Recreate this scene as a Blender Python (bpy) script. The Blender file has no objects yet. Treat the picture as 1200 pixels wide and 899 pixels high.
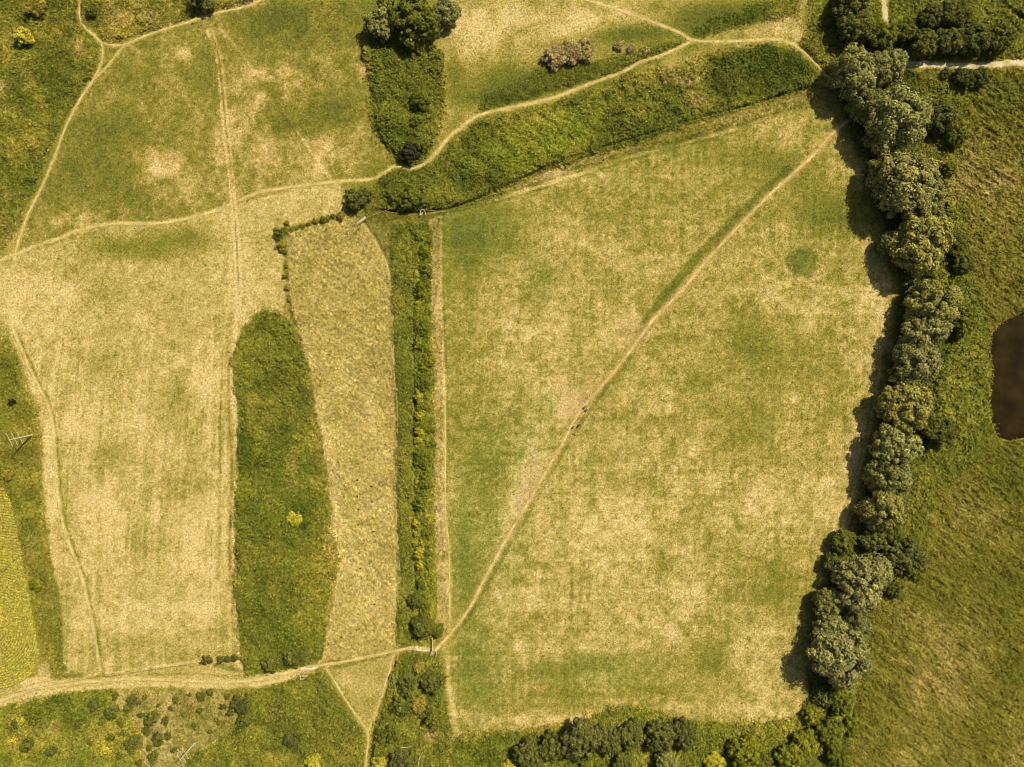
import bpy, bmesh, math, random
import numpy as np
from mathutils import Vector, Matrix

random.seed(7)
S = 0.24            # metres of ground per photograph pixel
H = 200.0           # height of the drone above the field
COL = bpy.context.scene.collection
scene = bpy.context.scene

# ------------------------------------------------------------------ helpers
def wx(px): return (px - 600.0) * S
def wy(py): return (449.5 - py) * S
def tag(o, label=None, cat=None, group=None, kind=None):
    if label: o["label"] = label
    if cat: o["category"] = cat
    if group: o["group"] = group
    if kind: o["kind"] = kind
    return o
def link(o, parent=None):
    COL.objects.link(o)
    if parent is not None: o.parent = parent
    return o
def empty(name, loc, rz=0.0):
    o = bpy.data.objects.new(name, None); o.empty_display_size = 0.3
    o.location = loc; o.rotation_euler = (0, 0, rz)
    return link(o)

_TAB = [np.random.RandomState(100 + i).rand(256, 256).astype(np.float32) for i in range(12)]
def vnoise(x, y, scale, seed=0):
    t = _TAB[seed % 12]
    u = np.asarray(x) / scale + seed * 17.31; v = np.asarray(y) / scale + seed * 9.77
    iu = np.floor(u).astype(np.int64); iv = np.floor(v).astype(np.int64)
    fu = u - iu; fv = v - iv
    fu = fu * fu * (3 - 2 * fu); fv = fv * fv * (3 - 2 * fv)
    a = t[iu & 255, iv & 255]; b = t[(iu + 1) & 255, iv & 255]
    c = t[iu & 255, (iv + 1) & 255]; d = t[(iu + 1) & 255, (iv + 1) & 255]
    return (a * (1 - fu) + b * fu) * (1 - fv) + (c * (1 - fu) + d * fu) * fv
def fbm(x, y, scale, seed=0, octs=4, gain=0.55):
    s = 0; amp = 1; tot = 0
    for i in range(octs):
        s = s + amp * vnoise(x, y, scale / 2 ** i, seed + i); tot += amp; amp *= gain
    return s / tot          # about 0..1, mean .5
def sstep(a, b, x):
    t = np.clip((x - a) / (b - a), 0, 1); return t * t * (3 - 2 * t)
def lerp(a, b, t): return a + (b - a) * t

def poly_sdf(poly, x, y, pad=20):
    """signed distance in pixels, negative inside; far points get a big number"""
    P = np.array(poly, float)
    out = np.full(x.shape, 99.0)
    m = (x > P[:, 0].min() - pad) & (x < P[:, 0].max() + pad) & (y > P[:, 1].min() - pad) & (y < P[:, 1].max() + pad)
    if not m.any(): return out
    X = x[m]; Y = y[m]
    d = np.full(X.shape, 1e9); ins = np.zeros(X.shape, bool)
    for i in range(len(P)):
        ax, ay = P[i]; bx, by = P[(i + 1) % len(P)]
        ex, ey = bx - ax, by - ay
        t = np.clip(((X - ax) * ex + (Y - ay) * ey) / (ex * ex + ey * ey + 1e-9), 0, 1)
        d = np.minimum(d, (X - ax - t * ex) ** 2 + (Y - ay - t * ey) ** 2)
        c = ((ay > Y) != (by > Y)) & (X < (bx - ax) * (Y - ay) / (by - ay + 1e-12) + ax)
        ins ^= c
    d = np.sqrt(d); d[ins] *= -1
    out[m] = d
    return out
def line_dist(pts, x, y, pad=40):
    P = np.array(pts, float); out = np.full(x.shape, 99.0)
    m = (x > P[:, 0].min() - pad) & (x < P[:, 0].max() + pad) & (y > P[:, 1].min() - pad) & (y < P[:, 1].max() + pad)
    if not m.any(): return out
    X = x[m]; Y = y[m]; d = np.full(X.shape, 1e9)
    for i in range(len(P) - 1):
        ax, ay = P[i]; bx, by = P[i + 1]; ex, ey = bx - ax, by - ay
        t = np.clip(((X - ax) * ex + (Y - ay) * ey) / (ex * ex + ey * ey + 1e-9), 0, 1)
        d = np.minimum(d, (X - ax - t * ex) ** 2 + (Y - ay - t * ey) ** 2)
    out[m] = np.sqrt(d)
    return out
def smooth_line(pts, step=1.5):
    P = np.array(pts, float); out = []
    Q = np.vstack([2 * P[0] - P[1], P, 2 * P[-1] - P[-2]])
    for i in range(1, len(Q) - 2):
        p0, p1, p2, p3 = Q[i - 1], Q[i], Q[i + 1], Q[i + 2]
        n = max(2, int(np.linalg.norm(p2 - p1) / step))
        for k in range(n):
            t = k / n
            out.append(0.5 * ((2 * p1) + (-p0 + p2) * t + (2 * p0 - 5 * p1 + 4 * p2 - p3) * t * t + (-p0 + 3 * p1 - 3 * p2 + p3) * t ** 3))
    out.append(P[-1]); return np.array(out)

# ------------------------------------------------------------------ the plan of the land (in photograph pixels on the ground)
ZN = {}   # zone polygons
ZN['field'] = [(508,252),(560,240),(620,222),(680,205),(740,187),(800,168),(870,148),(960,108),(985,150),(1012,205),(1040,300),(1050,345),(1046,410),(1030,480),(1008,560),(985,630),(960,700),(945,770),(936,842),(850,850),(800,842),(745,828),(690,845),(600,858),(530,866),(516,762),(515,520)]
ZN['west'] = [(-60,330),(0,308),(70,282),(135,265),(215,260),(300,232),(400,214),(412,245),(330,268),(334,330),(335,372),(310,362),(285,385),(272,430),(280,480),(276,560),(275,640),(280,740),(284,785),(230,776),(118,792),(74,790),(70,720),(58,640),(50,560),(46,480),(24,420),(4,370),(-60,360)]
ZN['northwest'] = [(118,52),(170,42),(250,17),(315,-2),(330,-60),(420,-60),(428,60),(434,110),(442,150),(455,180),(470,192),(440,208),(390,212),(340,220),(255,243),(180,258),(100,264),(40,286),(20,295),(45,230),(68,168),(90,125),(110,92)]
ZN['northeast'] = [(520,-60),(960,-60),(952,20),(945,60),(905,48),(845,60),(775,75),(700,98),(620,122),(565,136),(522,165),(505,185),(518,140),(520,80)]
ZN['pasture'] = [(338,272),(415,252),(430,262),(445,285),(458,320),(461,420),(466,520),(464,620),(466,690),(464,750),(472,760),(420,773),(372,778),(382,740),(395,670),(392,620),(378,520),(358,420),(342,366),(335,300)]
ZN['wedge'] = [(428,262),(470,255),(500,262),(460,268),(458,315),(446,288)]
ZN['thicket'] = [(318,364),(335,372),(350,395),(360,430),(368,480),(378,530),(386,590),(397,655),(388,700),(382,745),(378,772),(330,784),(290,790),(280,745),(276,670),(276,600),(282,545),(284,490),(276,455),(272,425),(282,392),(300,368)]
ZN['ditchstrip'] = [(458,266),(480,260),(500,264),(504,330),(507,450),(508,560),(510,640),(512,720),(508,750),(470,757),(464,740),(468,640),(464,560),(463,450),(459,350)]
ZN['eastmargin'] = [(506,256),(516,254),(517,330),(520,450),(521,600),(524,720),(520,745),(508,752),(511,690),(507,560),(505,430),(503,320)]
ZN['bank'] = [(440,216),(462,203),(485,202),(510,192),(535,165),(560,143),(600,135),(650,122),(700,108),(745,86),(790,78),(840,62),(900,54),(935,62),(955,80),(962,98),(900,116),(820,141),(740,170),(690,184),(650,196),(600,217),(545,238),(500,247),(452,243),(436,230)]
ZN['bankbright'] = [(600,150),(660,128),(720,120),(700,150),(660,185),(610,195),(560,200),(540,190)]
ZN['bankdry'] = [(700,100),(760,78),(835,58),(855,62),(830,80),(835,95),(790,95),(740,105),(690,118)]
ZN['knoll'] = [(835,75),(870,58),(905,54),(938,64),(952,85),(940,100),(890,112),(850,118),(835,100)]
ZN['northstrip'] = [(428,48),(445,50),(470,55),(500,60),(518,58),(520,100),(516,145),(500,182),(480,196),(464,186),(450,168),(440,142),(434,105)]
ZN['corner'] = [(-60,-60),(96,-60),(94,18),(104,38),(114,55),(110,78),(96,104),(76,134),(60,165),(38,222),(22,258),(8,286),(-60,310)]
ZN['topwedge'] = [(98,-60),(330,-60),(305,0),(250,13),(205,27),(165,38),(140,47),(122,46),(104,30),(98,10)]
ZN['leftstrip'] = [(-60,380),(0,395),(12,405),(26,440),(40,475),(48,512),(46,560),(52,620),(62,690),(72,760),(76,785),(60,788),(50,760),(40,710),(28,650),(16,590),(0,565),(-60,560)]
ZN['crop'] = [(-60,555),(0,564),(13,588),(24,635),(33,690),(42,740),(47,772),(41,788),(18,801),(-60,818)]
ZN['laneside'] = [(-60,815),(0,808),(40,796),(120,791),(230,778),(284,788),(330,785),(370,780),(372,792),(320,803),(280,808),(220,806),(140,808),(80,813),(30,824),(-60,850)]
ZN['lowscrub'] = [(-60,848),(0,832),(40,818),(80,812),(128,811),(136,830),(165,850),(160,875),(170,899),(175,960),(-60,960)]
ZN['scrubtan'] = [(130,811),(200,808),(278,810),(280,840),(268,865),(235,880),(215,899),(200,960),(160,960),(165,880),(160,850),(136,830)]
ZN['souththicket'] = [(278,815),(320,806),(352,792),(372,788),(386,800),(402,830),(424,862),(428,900),(426,960),(205,960),(222,890),(250,874),(272,860),(282,835)]
ZN['triangle'] = [(386,785),(440,772),(470,764),(464,785),(448,820),(434,856),(428,850),(408,820)]
ZN['southhedge'] = [(466,772),(480,766),(512,770),(518,790),(522,830),(530,862),(526,905),(530,960),(432,960),(436,880),(446,840),(456,800)]
ZN['southtall'] = [(528,866),(600,858),(650,850),(690,842),(715,830),(740,828),(775,838),(810,846),(850,850),(900,848),(936,840),(960,800),(985,800),(1000,850),(1000,960),(526,960)]
ZN['wetland'] = [(1048,84),(1110,82),(1300,82),(1300,960),(998,960),(1000,850),(1012,780),(1030,700),(1060,640),(1085,560),(1098,480),(1112,400),(1112,300),(1100,180),(1085,140)]
ZN['nearwet'] = [(1088,100),(1130,96),(1120,150),(1115,220),(1130,300),(1150,360),(1160,420),(1160,500),(1140,540),(1100,580),(1075,640),(1040,640),(1060,600),(1085,520),(1098,440),(1112,400),(1112,300),(1100,180),(1075,120)]
ZN['topright'] = [(1046,-60),(1250,-60),(1250,66),(1190,66),(1160,72),(1060,70),(1042,40)]
ZN['pathgreen'] = [(948,-60),(1030,-60),(1030,40),(992,95),(975,92),(958,72),(940,52),(950,20)]
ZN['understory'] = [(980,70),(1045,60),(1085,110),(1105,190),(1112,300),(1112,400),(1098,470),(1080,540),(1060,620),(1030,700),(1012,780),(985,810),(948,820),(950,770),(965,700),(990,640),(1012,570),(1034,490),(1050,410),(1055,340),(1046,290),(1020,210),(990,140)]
ZN['pond'] = [(1285,400),(1270,372),(1243,358),(1215,360),(1190,368),(1172,378),(1162,392),(1158,412),(1163,432),(1160,455),(1157,475),(1163,497),(1170,514),(1185,519),(1215,512),(1245,508),(1272,488),(1286,450)]

# name: (dryness, noise amount, tint rgb, edge softness px, raggedness px)
ZC = [
 ('field',(.60,.32,(1,1,1),5,4)), ('west',(.79,.28,(1,1,1),5,4)), ('northwest',(.42,.46,(1,.97,1),4,4)), ('northeast',(.54,.62,(1,1,1),5,5)),
 ('gatewedge',(.5,.4,(1,1,1),3,3)), ('bankfoot',(.66,.4,(1,1,1),3,3)), ('pasture',(.83,.20,(1.0,1.03,1.0),3,3)), ('wedge',(.6,.3,(.9,.95,1),3,3)), ('eastmargin',(.86,.25,(1,1,1),5,4)),
 ('laneside',(.78,.3,(1,1,1),4,4)), ('scrubtan',(.72,.4,(.92,.96,1),5,8)), ('triangle',(.68,.3,(1,1,1),3,2)),
 ('corner',(.24,.75,(1,1,1),5,5)), ('topwedge',(.30,.75,(1,1,1),4,4)), ('leftstrip',(.30,.35,(1,.98,1),4,6)),
 ('bank',(.22,.50,(1,1,1),4,4)), ('bankbright',(.26,.2,(1.15,1.25,1),14,6)), ('bankdry',(.66,.6,(1,1,1),8,8)), ('knoll',(.06,.25,(.80,.86,.9),7,4)),
 ('northstrip',(.14,.22,(1,1.02,1),3,3)), ('thicket',(.18,.35,(1,1.0,1),2,5)), ('ditchstrip',(.24,.25,(.95,.98,1.0),2,3)),
 ('crop',(.45,.12,(1.25,1.18,.7),2,1)), ('lowscrub',(.24,.45,(1.02,1.05,1),5,8)), ('souththicket',(.17,.4,(1,1,1),4,5)),
 ('southhedge',(.16,.35,(1,1,1),3,4)), ('southtall',(.15,.3,(1.08,1.1,1),4,4)),
 ('wetland',(.42,.24,(.94,.95,.93),6,6)), ('nearwet',(.27,.35,(1.0,1.04,1),14,9)), ('hedgeside',(.27,.3,(1.10,1.18,.95),2,3)), ('topscrub',(.24,.5,(1,1,1),6,6)), ('brambleside',(.20,.4,(1,1,1),6,5)), ('topright',(.22,.35,(.95,.98,1),4,4)), ('pathgreen',(.25,.3,(.95,.95,1),4,4)),
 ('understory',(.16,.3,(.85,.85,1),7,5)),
]
# patches of greener (-) or drier (+) turf: x, y, rx, ry, change
BL = [ (760,610,150,110,.10),(640,600,40,60,.06),(665,92,60,14,-.3),(610,100,40,18,-.25),(735,42,60,12,-.3),(790,36,30,10,-.2),(560,100,30,30,-.2),(850,22,50,12,-.25),(300,480,14,40,.22),(330,440,12,30,-.15),(345,650,14,30,-.15),(365,540,10,30,.18),(300,580,12,30,-.12),(315,700,20,20,.14),(360,720,12,30,.1),(1120,820,60,60,.04),(1180,800,40,60,-.06),(1150,140,50,20,-.08),(1175,230,30,30,.1),
 (560,275,48,34,-.36),(545,340,18,60,-.16),(638,320,17,18,-.30),(620,350,20,14,-.22),(960,250,42,30,-.34),(985,250,25,20,-.2),(905,690,38,26,-.34),(835,770,24,24,-.28),
 (540,640,16,90,-.26),(575,560,26,50,-.18),(570,600,22,60,-.15),(555,690,18,50,-.2),(700,780,70,16,-.24),(640,790,40,12,-.2),(890,500,34,50,-.22),(660,815,50,12,-.2),(760,808,40,8,-.2),
 (930,420,60,30,-.12),(880,400,30,26,-.2),(975,660,18,70,-.22),(950,720,16,40,-.2),(800,620,30,18,-.16),(780,660,14,14,-.24),(640,230,40,20,-.1),(905,190,40,26,-.22),(860,180,70,20,-.14),
 (945,200,30,30,-.2),(560,790,30,40,-.22),(580,830,30,14,-.15),(700,560,40,20,-.1),(760,560,20,18,-.14),(850,640,30,16,-.14),(725,260,40,20,-.1),(990,480,20,14,-.12),
 (740,388,42,34,.20),(665,480,22,34,.26),(628,560,16,40,.18),(600,600,12,40,.14),(805,700,16,60,.24),(785,740,18,18,.2),(590,380,50,26,.14),(605,335,14,20,.14),(1012,410,24,70,.2),(1030,340,14,40,.2),
 (880,835,80,10,.2),(640,760,40,20,.1),(720,610,60,14,.1),(700,510,60,12,.10),(900,590,50,30,.14),(850,280,50,30,.1),(925,160,40,22,.16),(1000,520,14,50,.2),(970,600,20,60,.2),(900,780,26,40,.14),(560,840,30,10,.14),(690,845,60,8,.2),
 (620,845,60,8,.2),(840,560,60,10,.1),(905,340,60,20,.10),(960,380,40,30,.10),(640,700,50,20,.08),(750,470,50,20,.1),(620,440,40,20,.1),
 (150,288,70,18,-.42),(215,278,36,18,-.34),(190,300,18,10,-.22),(115,345,30,20,-.18),(90,320,30,14,-.16),(120,420,60,20,-.12),(190,340,50,20,-.12),(125,535,28,24,-.24),(205,570,30,20,-.24),(165,640,24,22,-.2),(200,480,30,24,-.16),(165,690,40,16,-.14),
 (150,752,36,10,-.22),(255,740,24,20,-.2),(210,770,50,10,-.18),(110,770,14,30,-.18),(75,740,8,50,-.2),(240,440,20,40,.14),(85,502,18,14,.22),(145,498,14,16,.2),(165,500,10,14,.16),(200,420,40,26,.14),(70,340,40,16,.12),(60,560,6,90,.2),(240,640,20,50,.14),
 (120,600,20,30,.14),(150,700,40,20,.12),(130,735,30,20,.14),(275,430,6,60,.15),(230,720,30,20,.12),
 (190,196,28,26,.36),(258,165,24,50,.16),(335,180,60,26,.24),(378,172,18,30,.26),(350,90,50,50,.18),(300,120,26,26,.16),(95,262,26,12,.24),(415,165,20,20,.25),(270,215,50,20,.15),(215,63,14,8,.2),(425,80,8,40,.2),(280,110,14,20,.12),
 (325,142,19,17,-.34),(390,128,44,26,-.34),(372,150,20,20,-.2),(60,150,40,60,-.15),(300,32,46,26,-.26),(330,20,30,14,-.3),(240,90,20,40,-.2),(120,160,60,30,-.12),(140,230,50,30,-.12),(120,195,20,10,-.14),(80,215,30,30,-.1),
 (600,18,90,18,.24),(700,25,40,16,.2),(560,50,40,26,.12),(620,50,50,18,.1),(532,86,12,30,-.4),(560,115,50,12,-.3),(610,100,30,14,-.26),(690,80,60,12,-.24),(735,38,40,12,-.34),(845,20,30,14,-.36),(880,12,30,12,-.25),(860,38,50,9,.24),
 (905,30,20,16,.2),(800,15,30,12,-.1),(935,45,14,14,.2),(700,70,30,6,.14),(520,150,16,10,.2),
 (345,540,8,20,.35),(337,545,5,10,.35),(340,575,6,8,.35),(372,500,12,40,.14),(390,600,10,60,.2),(380,650,12,30,.14),(318,640,14,40,.08),(350,680,8,50,.2),(300,690,16,40,-.05),(320,400,20,20,.1),(375,560,10,30,.12),
 (1150,200,60,40,.16),(1170,260,30,40,.08),(1135,600,50,30,.16),(1160,640,40,30,.12),(1090,780,60,60,.14),(1150,720,50,60,.08),(1080,720,40,14,.06),(1185,770,30,30,-.12),(1060,880,60,20,.12),(1180,690,30,40,-.15),(1195,880,20,16,.2),
 (1180,110,40,20,-.1),(1180,560,30,30,-.2),(1140,860,30,20,-.08),(1170,320,40,30,.05),
 (50,788,9,10,.4),(30,798,14,6,.35),(58,775,4,16,.2),(620,140,40,8,.2),(690,160,14,6,.3),(700,125,40,10,.22),(815,105,14,26,.35),(830,120,20,14,.2),(640,205,60,8,.25),(560,225,40,8,.15),(25,180,16,10,.15),(0,100,16,8,.35),(40,170,14,20,.12),(52,130,8,14,.15),(95,60,10,14,.25),(40,165,12,12,.1),(15,240,12,24,.2),(145,22,20,10,.32),(170,14,14,8,.2),(200,25,24,8,.05),(285,5,20,6,.3),(92,45,6,20,.25),
 (40,450,10,20,.15),(30,660,12,40,.14),(35,640,8,20,.12),(14,430,12,20,-.1),(70,850,50,24,.08),(90,875,40,14,.02),(30,850,20,12,.12),(12,870,10,10,.2),(370,870,14,20,.14),(330,890,20,8,.2),(365,895,12,6,.3),
 (500,850,12,20,.2),(495,830,8,10,.2),(498,880,10,16,.3),(400,800,20,10,.1),(690,855,20,5,.16),(885,855,30,10,.1),(930,865,16,16,.16),(975,850,14,20,.1),
]
ZN['bankfoot'] = [(505,250),(545,241),(600,218),(640,200),(690,182),(740,167),(790,151),(830,139),(880,127),(925,112),(958,103),(975,108),(960,118),(900,134),(860,148),(800,163),(740,178),(680,198),(620,216),(570,232),(525,246)]
ZN['hedgeside'] = [(488,272),(502,270),(506,450),(508,600),(511,700),(509,748),(491,752),(489,600),(488,450)]
ZN['brambleside'] = [(632,80),(700,74),(760,58),(800,50),(775,66),(725,82),(660,102),(612,116),(560,130),(572,112),(620,95)]
ZN['topscrub'] = [(812,36),(835,22),(870,11),(900,1),(940,-12),(932,18),(890,24),(850,33),(825,43)]
ZN['gatewedge'] = [(426,240),(440,238),(452,243),(500,247),(502,262),(470,257),(430,264)]
P = {}
P['main'] = ([(-30,318),(0,305),(15,299),(45,287),(70,279),(95,269),(135,262),(180,262),(215,257),(255,246),(300,227),(345,219),(395,213),(435,210),(450,203),(463,195),(485,197),(507,184),(525,162),(550,142),(565,134),(600,126),(645,116),(690,99),(730,84),(750,73),(775,65),(795,56),(812,48)],3.6)
P['northeast'] = ([(660,-10),(688,0),(735,15),(775,30),(795,38),(812,47),(850,49),(905,46),(922,49),(938,58),(950,68),(963,82),(975,96)],3.2)
P['west'] = ([(95,-30),(94,0),(93,18),(98,30),(108,40),(117,49),(120,58),(118,75),(108,95),(96,112),(85,132),(75,153),(66,178),(55,205),(45,226),(32,252),(22,280),(17,298)],2.6)
P['westdown'] = ([(17,300),(15,312),(6,326),(5,342),(9,360),(15,385),(25,410),(40,443),(54,470),(60,490),(63,515),(65,545),(68,580),(74,615),(84,645),(95,675),(104,712),(111,748),(117,788)],3.8)
P['fork'] = ([(120,50),(132,53),(150,51),(170,42),(210,29),(250,16),(290,7),(320,-8)],2.6)
P['forklink'] = ([(146,52),(136,64),(124,79),(113,90),(104,100)],1.8)
P['lane'] = ([(-30,832),(0,821),(40,808),(70,803),(110,799),(160,796),(220,798),(260,800),(300,797),(330,790),(352,784),(368,781),(400,776),(440,768),(462,763),(480,760),(508,761)],3.4)
P['diagonal'] = ([(506,766),(515,757),(532,738),(552,710),(566,682),(580,656),(600,620),(618,590),(640,552),(660,518),(675,489),(686,474),(708,449),(728,425),(745,402),(758,385),(765,375),(785,355),(806,332),(830,303),(858,273),(900,230),(930,203),(955,180),(975,157),(996,140)],3.4)
P['south'] = ([(382,784),(390,795),(400,812),(415,835),(431,856),(434,850),(442,830),(450,806),(456,788),(459,774),(464,765)],2.2)
P['southexit'] = ([(431,855),(431,872),(429,890),(428,925)],2.2)
BANKLINE = ([(501,250),(540,243),(580,234),(620,222),(680,204),(740,183),(800,168),(862,151)],3.0)
P['marginline'] = ([(521,440),(522,520),(522,600),(526,640),(527,700),(526,735)],1.4)
P['pasture'] = ([(426,262),(436,275),(446,293),(453,308),(458,330),(461,380),(462,430),(466,480),(465,540),(465,610),(467,640),(469,680),(464,690),(464,750)],.8)
P['north'] = ([(956,98),(962,97),(970,100),(976,104)],1.8)
P = {k: (smooth_line(v), w) for k, (v, w) in P.items()}
GRAVEL = {'up': (smooth_line([(1036,-40),(1036,0),(1038,18),(1039,34),(1042,60),(1050,74)]),6.0),
          'across': (smooth_line([(1046,75),(1070,75),(1100,76),(1135,77),(1165,76),(1182,74),(1200,74),(1260,76)]),7.4)}
TRK = [ ([(744,412),(712,452),(690,482),(664,522),(645,556),(622,596),(604,626),(584,662),(566,694),(548,724),(530,748)],3.6,-.34),([(247,37),(256,65),(260,100),(264,140),(269,190),(274,245),(277.5,290),(280,345)],1.2,-.3),([(303,92),(318,113),(335,138),(352,162)],1.4,-.3),([(282,395),(268,430),(268,480),(272,540),(269,640),(272,720)],1.4,-.25),([(262,400),(258,480),(258,560),(256,680)],1.2,-.2),([(250,380),(246,480),(244,600)],1.2,.2),(BANKLINE[0],3.5,.26),([(p[0]+2.2,p[1]) for p in [(15,385),(25,410),(40,443),(54,470),(60,490),(63,515),(65,545),(68,580),(74,615),(84,645),(95,675),(104,712),(111,748),(117,788)]],4.4,-.36),([(p[0],p[1]+3.5) for p in BANKLINE[0]],2.0,-.2), # faint wheel marks: points, width, dryness change, offset pairs
 ([(243,37),(252,55),(257,85),(260,130),(266,180),(271,225),(275,290),(278,340),(276,390),(271,430),(275,480),(278,540),(274,620),(277,700),(281,780)],2.0,.42),
 ([(248,37),(257,60),(262,90),(266,140),(271,190),(276,240),(281,300),(283,345),(279,375)],1.6,.36),
 ([(258,33),(275,52),(290,72),(305,95),(322,120),(345,150),(370,185),(388,210)],1.8,.3),
 ([(300,90),(318,115),(335,140),(350,162)],1.0,-.2),
 ([(1036,330),(1034,400),(1027,460),(1016,520),(1000,575),(985,625)],1.4,.2),
 ([(1030,330),(1028,400),(1020,460),(1010,520),(993,575),(976,625),(955,690)],1.2,.16),
 ([(955,600),(945,650),(935,700),(930,760)],1.0,.15),
 ([(524,765),(526,800),(533,840),(536,862)],4,.25),
 ([(517,260),(517,330),(520,450),(521,600),(524,700)],2.0,.2),
 ([(520,250),(519,330),(523,450),(526,560)],1.4,-.22),
 ([(0,815),(40,802),(100,794),(160,791),(230,790),(285,795)],1.6,-.2),
 ([(0,826),(40,814),(90,808),(160,802),(220,803),(280,806),(320,800),(352,788)],3.0,.2),
 ([(270,300),(269,350),(262,400),(262,470),(266,560),(262,640)],1.2,.14),
 ([(258,440),(254,520),(252,600),(248,700)],1.2,.12),
 ([(335,140),(345,150)],1.5,-.1),
 ([(118,790),(160,784),(200,779),(236,774)],1.2,.25),
 ([(8,812),(40,804),(80,797),(112,791)],1.4,.3),
]
STRIPE = smooth_line([(748,396),(765,365),(790,335),(815,305),(850,270),(890,232),(925,200)])
DITCH = [(smooth_line([(440,246),(500,248),(545,238),(600,214),(640,196),(690,178),(740,163),(790,147),(830,135),(880,122),(925,108),(956,100)]),2.4,.6),
         (smooth_line([(1165,-20),(1178,6),(1192,18),(1210,30)]),5.0,1.1),
         (smooth_line([(480,268),(484,330),(485,420),(486,520),(486,620),(487,700),(490,758)]),2.5,.5)]

RAMP_D = np.array([0,.18,.36,.52,.68,.84,1.0])
RAMP_C = np.array([(.108,.117,.017),(.146,.149,.020),(.185,.171,.024),(.240,.206,.036),(.325,.260,.064),(.425,.328,.104),(.530,.410,.168)])
def ramp(d):
    d = np.clip(d, 0, 1)
    return np.stack([np.interp(d, RAMP_D, RAMP_C[:, i]) for i in range(3)], -1)

def land(px, py, paths=True):
    """(albedo rgb, dryness) of the ground cover at photograph-plan positions"""
    px = np.asarray(px, float); py = np.asarray(py, float)
    wob = (fbm(px, py, 26, 3) - .5) * 2; wob2 = (fbm(px, py, 9, 5, 3) - .5) * 2
    big = (fbm(px, py, 95, 1, 5) - .5) * 2.0
    mid = (fbm(px, py, 16, 6, 4) - .5) * 2.0
    d = .42 + .5 * big + .15 * mid                      # farmland beyond the frame
    tint = np.ones(px.shape + (3,))
    for name, (dd, amp, t, soft, rag) in ZC:
        s = poly_sdf(ZN[name], px, py)
        s = s + wob * rag * 1.2 + wob2 * rag * .9
        w = 1 - sstep(-soft * .5, soft * .5, s)
        if not w.any(): continue
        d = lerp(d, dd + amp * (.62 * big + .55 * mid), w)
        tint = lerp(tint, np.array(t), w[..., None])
    for x, y, rx, ry, ch in BL:
        m = (np.abs(px - x) < rx * 2.0) & (np.abs(py - y) < ry * 2.0)
        if not m.any(): continue
        q = ((px[m] - x) / rx) ** 2 + ((py[m] - y) / ry) ** 2
        d[m] += ch * np.exp(-q * 1.1) * (1 + .8 * mid[m]) * 1.1
    q = np.hypot((px - 940) / 19.5, (py - 308) / 16.5) + .25 * wob2            # the round green ring in the field
    d -= .38 * (1 - sstep(.85, 1.05, q))
    fw = 1 - sstep(-6, 6, poly_sdf(ZN['field'], px, py))
    ww = 1 - sstep(-6, 6, poly_sdf(ZN['west'], px, py))
    # mowing and harrowing streaks
    qx = px + wob * 5; qy = py + wob * 6; patchy = .3 + 1.2 * vnoise(px, py, 45, 9)
    rx_ = px + wob * 1.2 + .02 * py; ry_ = py + wob * 1.5 - .02 * px
    d += fw * patchy * (.15 * (vnoise(rx_, ry_ / 30, 2.4, 2) - .5) + .15 * (vnoise(rx_ / 20, ry_, 2.8, 4) - .5) + .04 * (vnoise(rx_ / 7, ry_, 9, 6) - .5))
    d += ww * patchy * sstep(300, 520, py) * (.30 * (vnoise(rx_ + .05 * py - .00018 * (py - 560) ** 2, ry_ / 30, 2.4, 8) - .5) + .05 * (vnoise(qx / 10, qy, 4.0, 9) - .5))
    nw = 1 - sstep(-4, 4, poly_sdf(ZN['northwest'], px, py))
    d += (fw + .8 * ww + nw) * (.26 * (fbm(px, py, 8, 7, 3) - .5) + .28 * (vnoise(px, py, 3.8, 9) - .5))
    sd = line_dist(STRIPE, px, py)
    d -= .50 * (1 - sstep(2.5, 9, sd + wob * 2.5)) * fw
    for pts, w, ch in TRK:
        s = line_dist(pts, px, py, 12) + wob2 * .7
        d += ch * (1 - sstep(w * .5, w * .5 + 1.6, s)) * (.55 + .9 * vnoise(px, py, 11, 10))
    if paths:
        for k, (pts, w) in P.items():
            s = line_dist(pts, px, py, 24)
            wob3 = wob2 * 1.0 + wob * .8
            d = lerp(d, np.maximum(d, .80), (1 - sstep(w * .4, w * .5 + 2.6, s + wob3)) * .75)
        s = line_dist(P['diagonal'][0], px, py, 24)
        g = (1 - sstep(1.5, 9.5, s + wob * 2.5 + wob2 * 1.5)) * fw
        tint = lerp(tint, np.array((1.0, .90, .95)), (g * .9)[..., None]); d = lerp(d, .72 + .2 * mid, g * .6)
        for pts, w in GRAVEL.values():
            s = line_dist(pts, px, py, 24)
            d = lerp(d, .55, (1 - sstep(w * .5, w * .5 + 5, s + wob2 * 2)) * .6)
        s = line_dist(P['lane'][0], px, py, 24)
        d = lerp(d, np.maximum(d, .86), (1 - sstep(3, 9, s + wob * 4)) * .55 * (px < 350))
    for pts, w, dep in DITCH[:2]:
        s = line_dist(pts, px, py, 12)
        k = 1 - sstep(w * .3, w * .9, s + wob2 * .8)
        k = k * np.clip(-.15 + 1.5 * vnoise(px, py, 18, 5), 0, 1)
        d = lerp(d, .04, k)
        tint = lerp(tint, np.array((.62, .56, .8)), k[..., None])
    d = d + .20 * (vnoise(px, py, 2.6, 11) - .5) + .16 * (vnoise(px, py, 1.4, 2) - .5)
    c = ramp(d) * tint
    # trodden pinkish soil along the middle of the long diagonal path, and lush bluish clover patches
    so = np.zeros(px.shape)
    for x, y, rx, ry in [(672,470,20,26),(742,385,14,16),(625,555,7,26),(505,860,6,8),(610,590,6,22),(533,850,4,12)]:
        so += np.exp(-(((px - x) / rx) ** 2 + ((py - y) / ry) ** 2)) * (.55 + .7 * mid)
    c = lerp(c, np.array((.42, .285, .125)), np.clip(so, 0, .75)[..., None])
    cl = np.zeros(px.shape)
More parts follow.
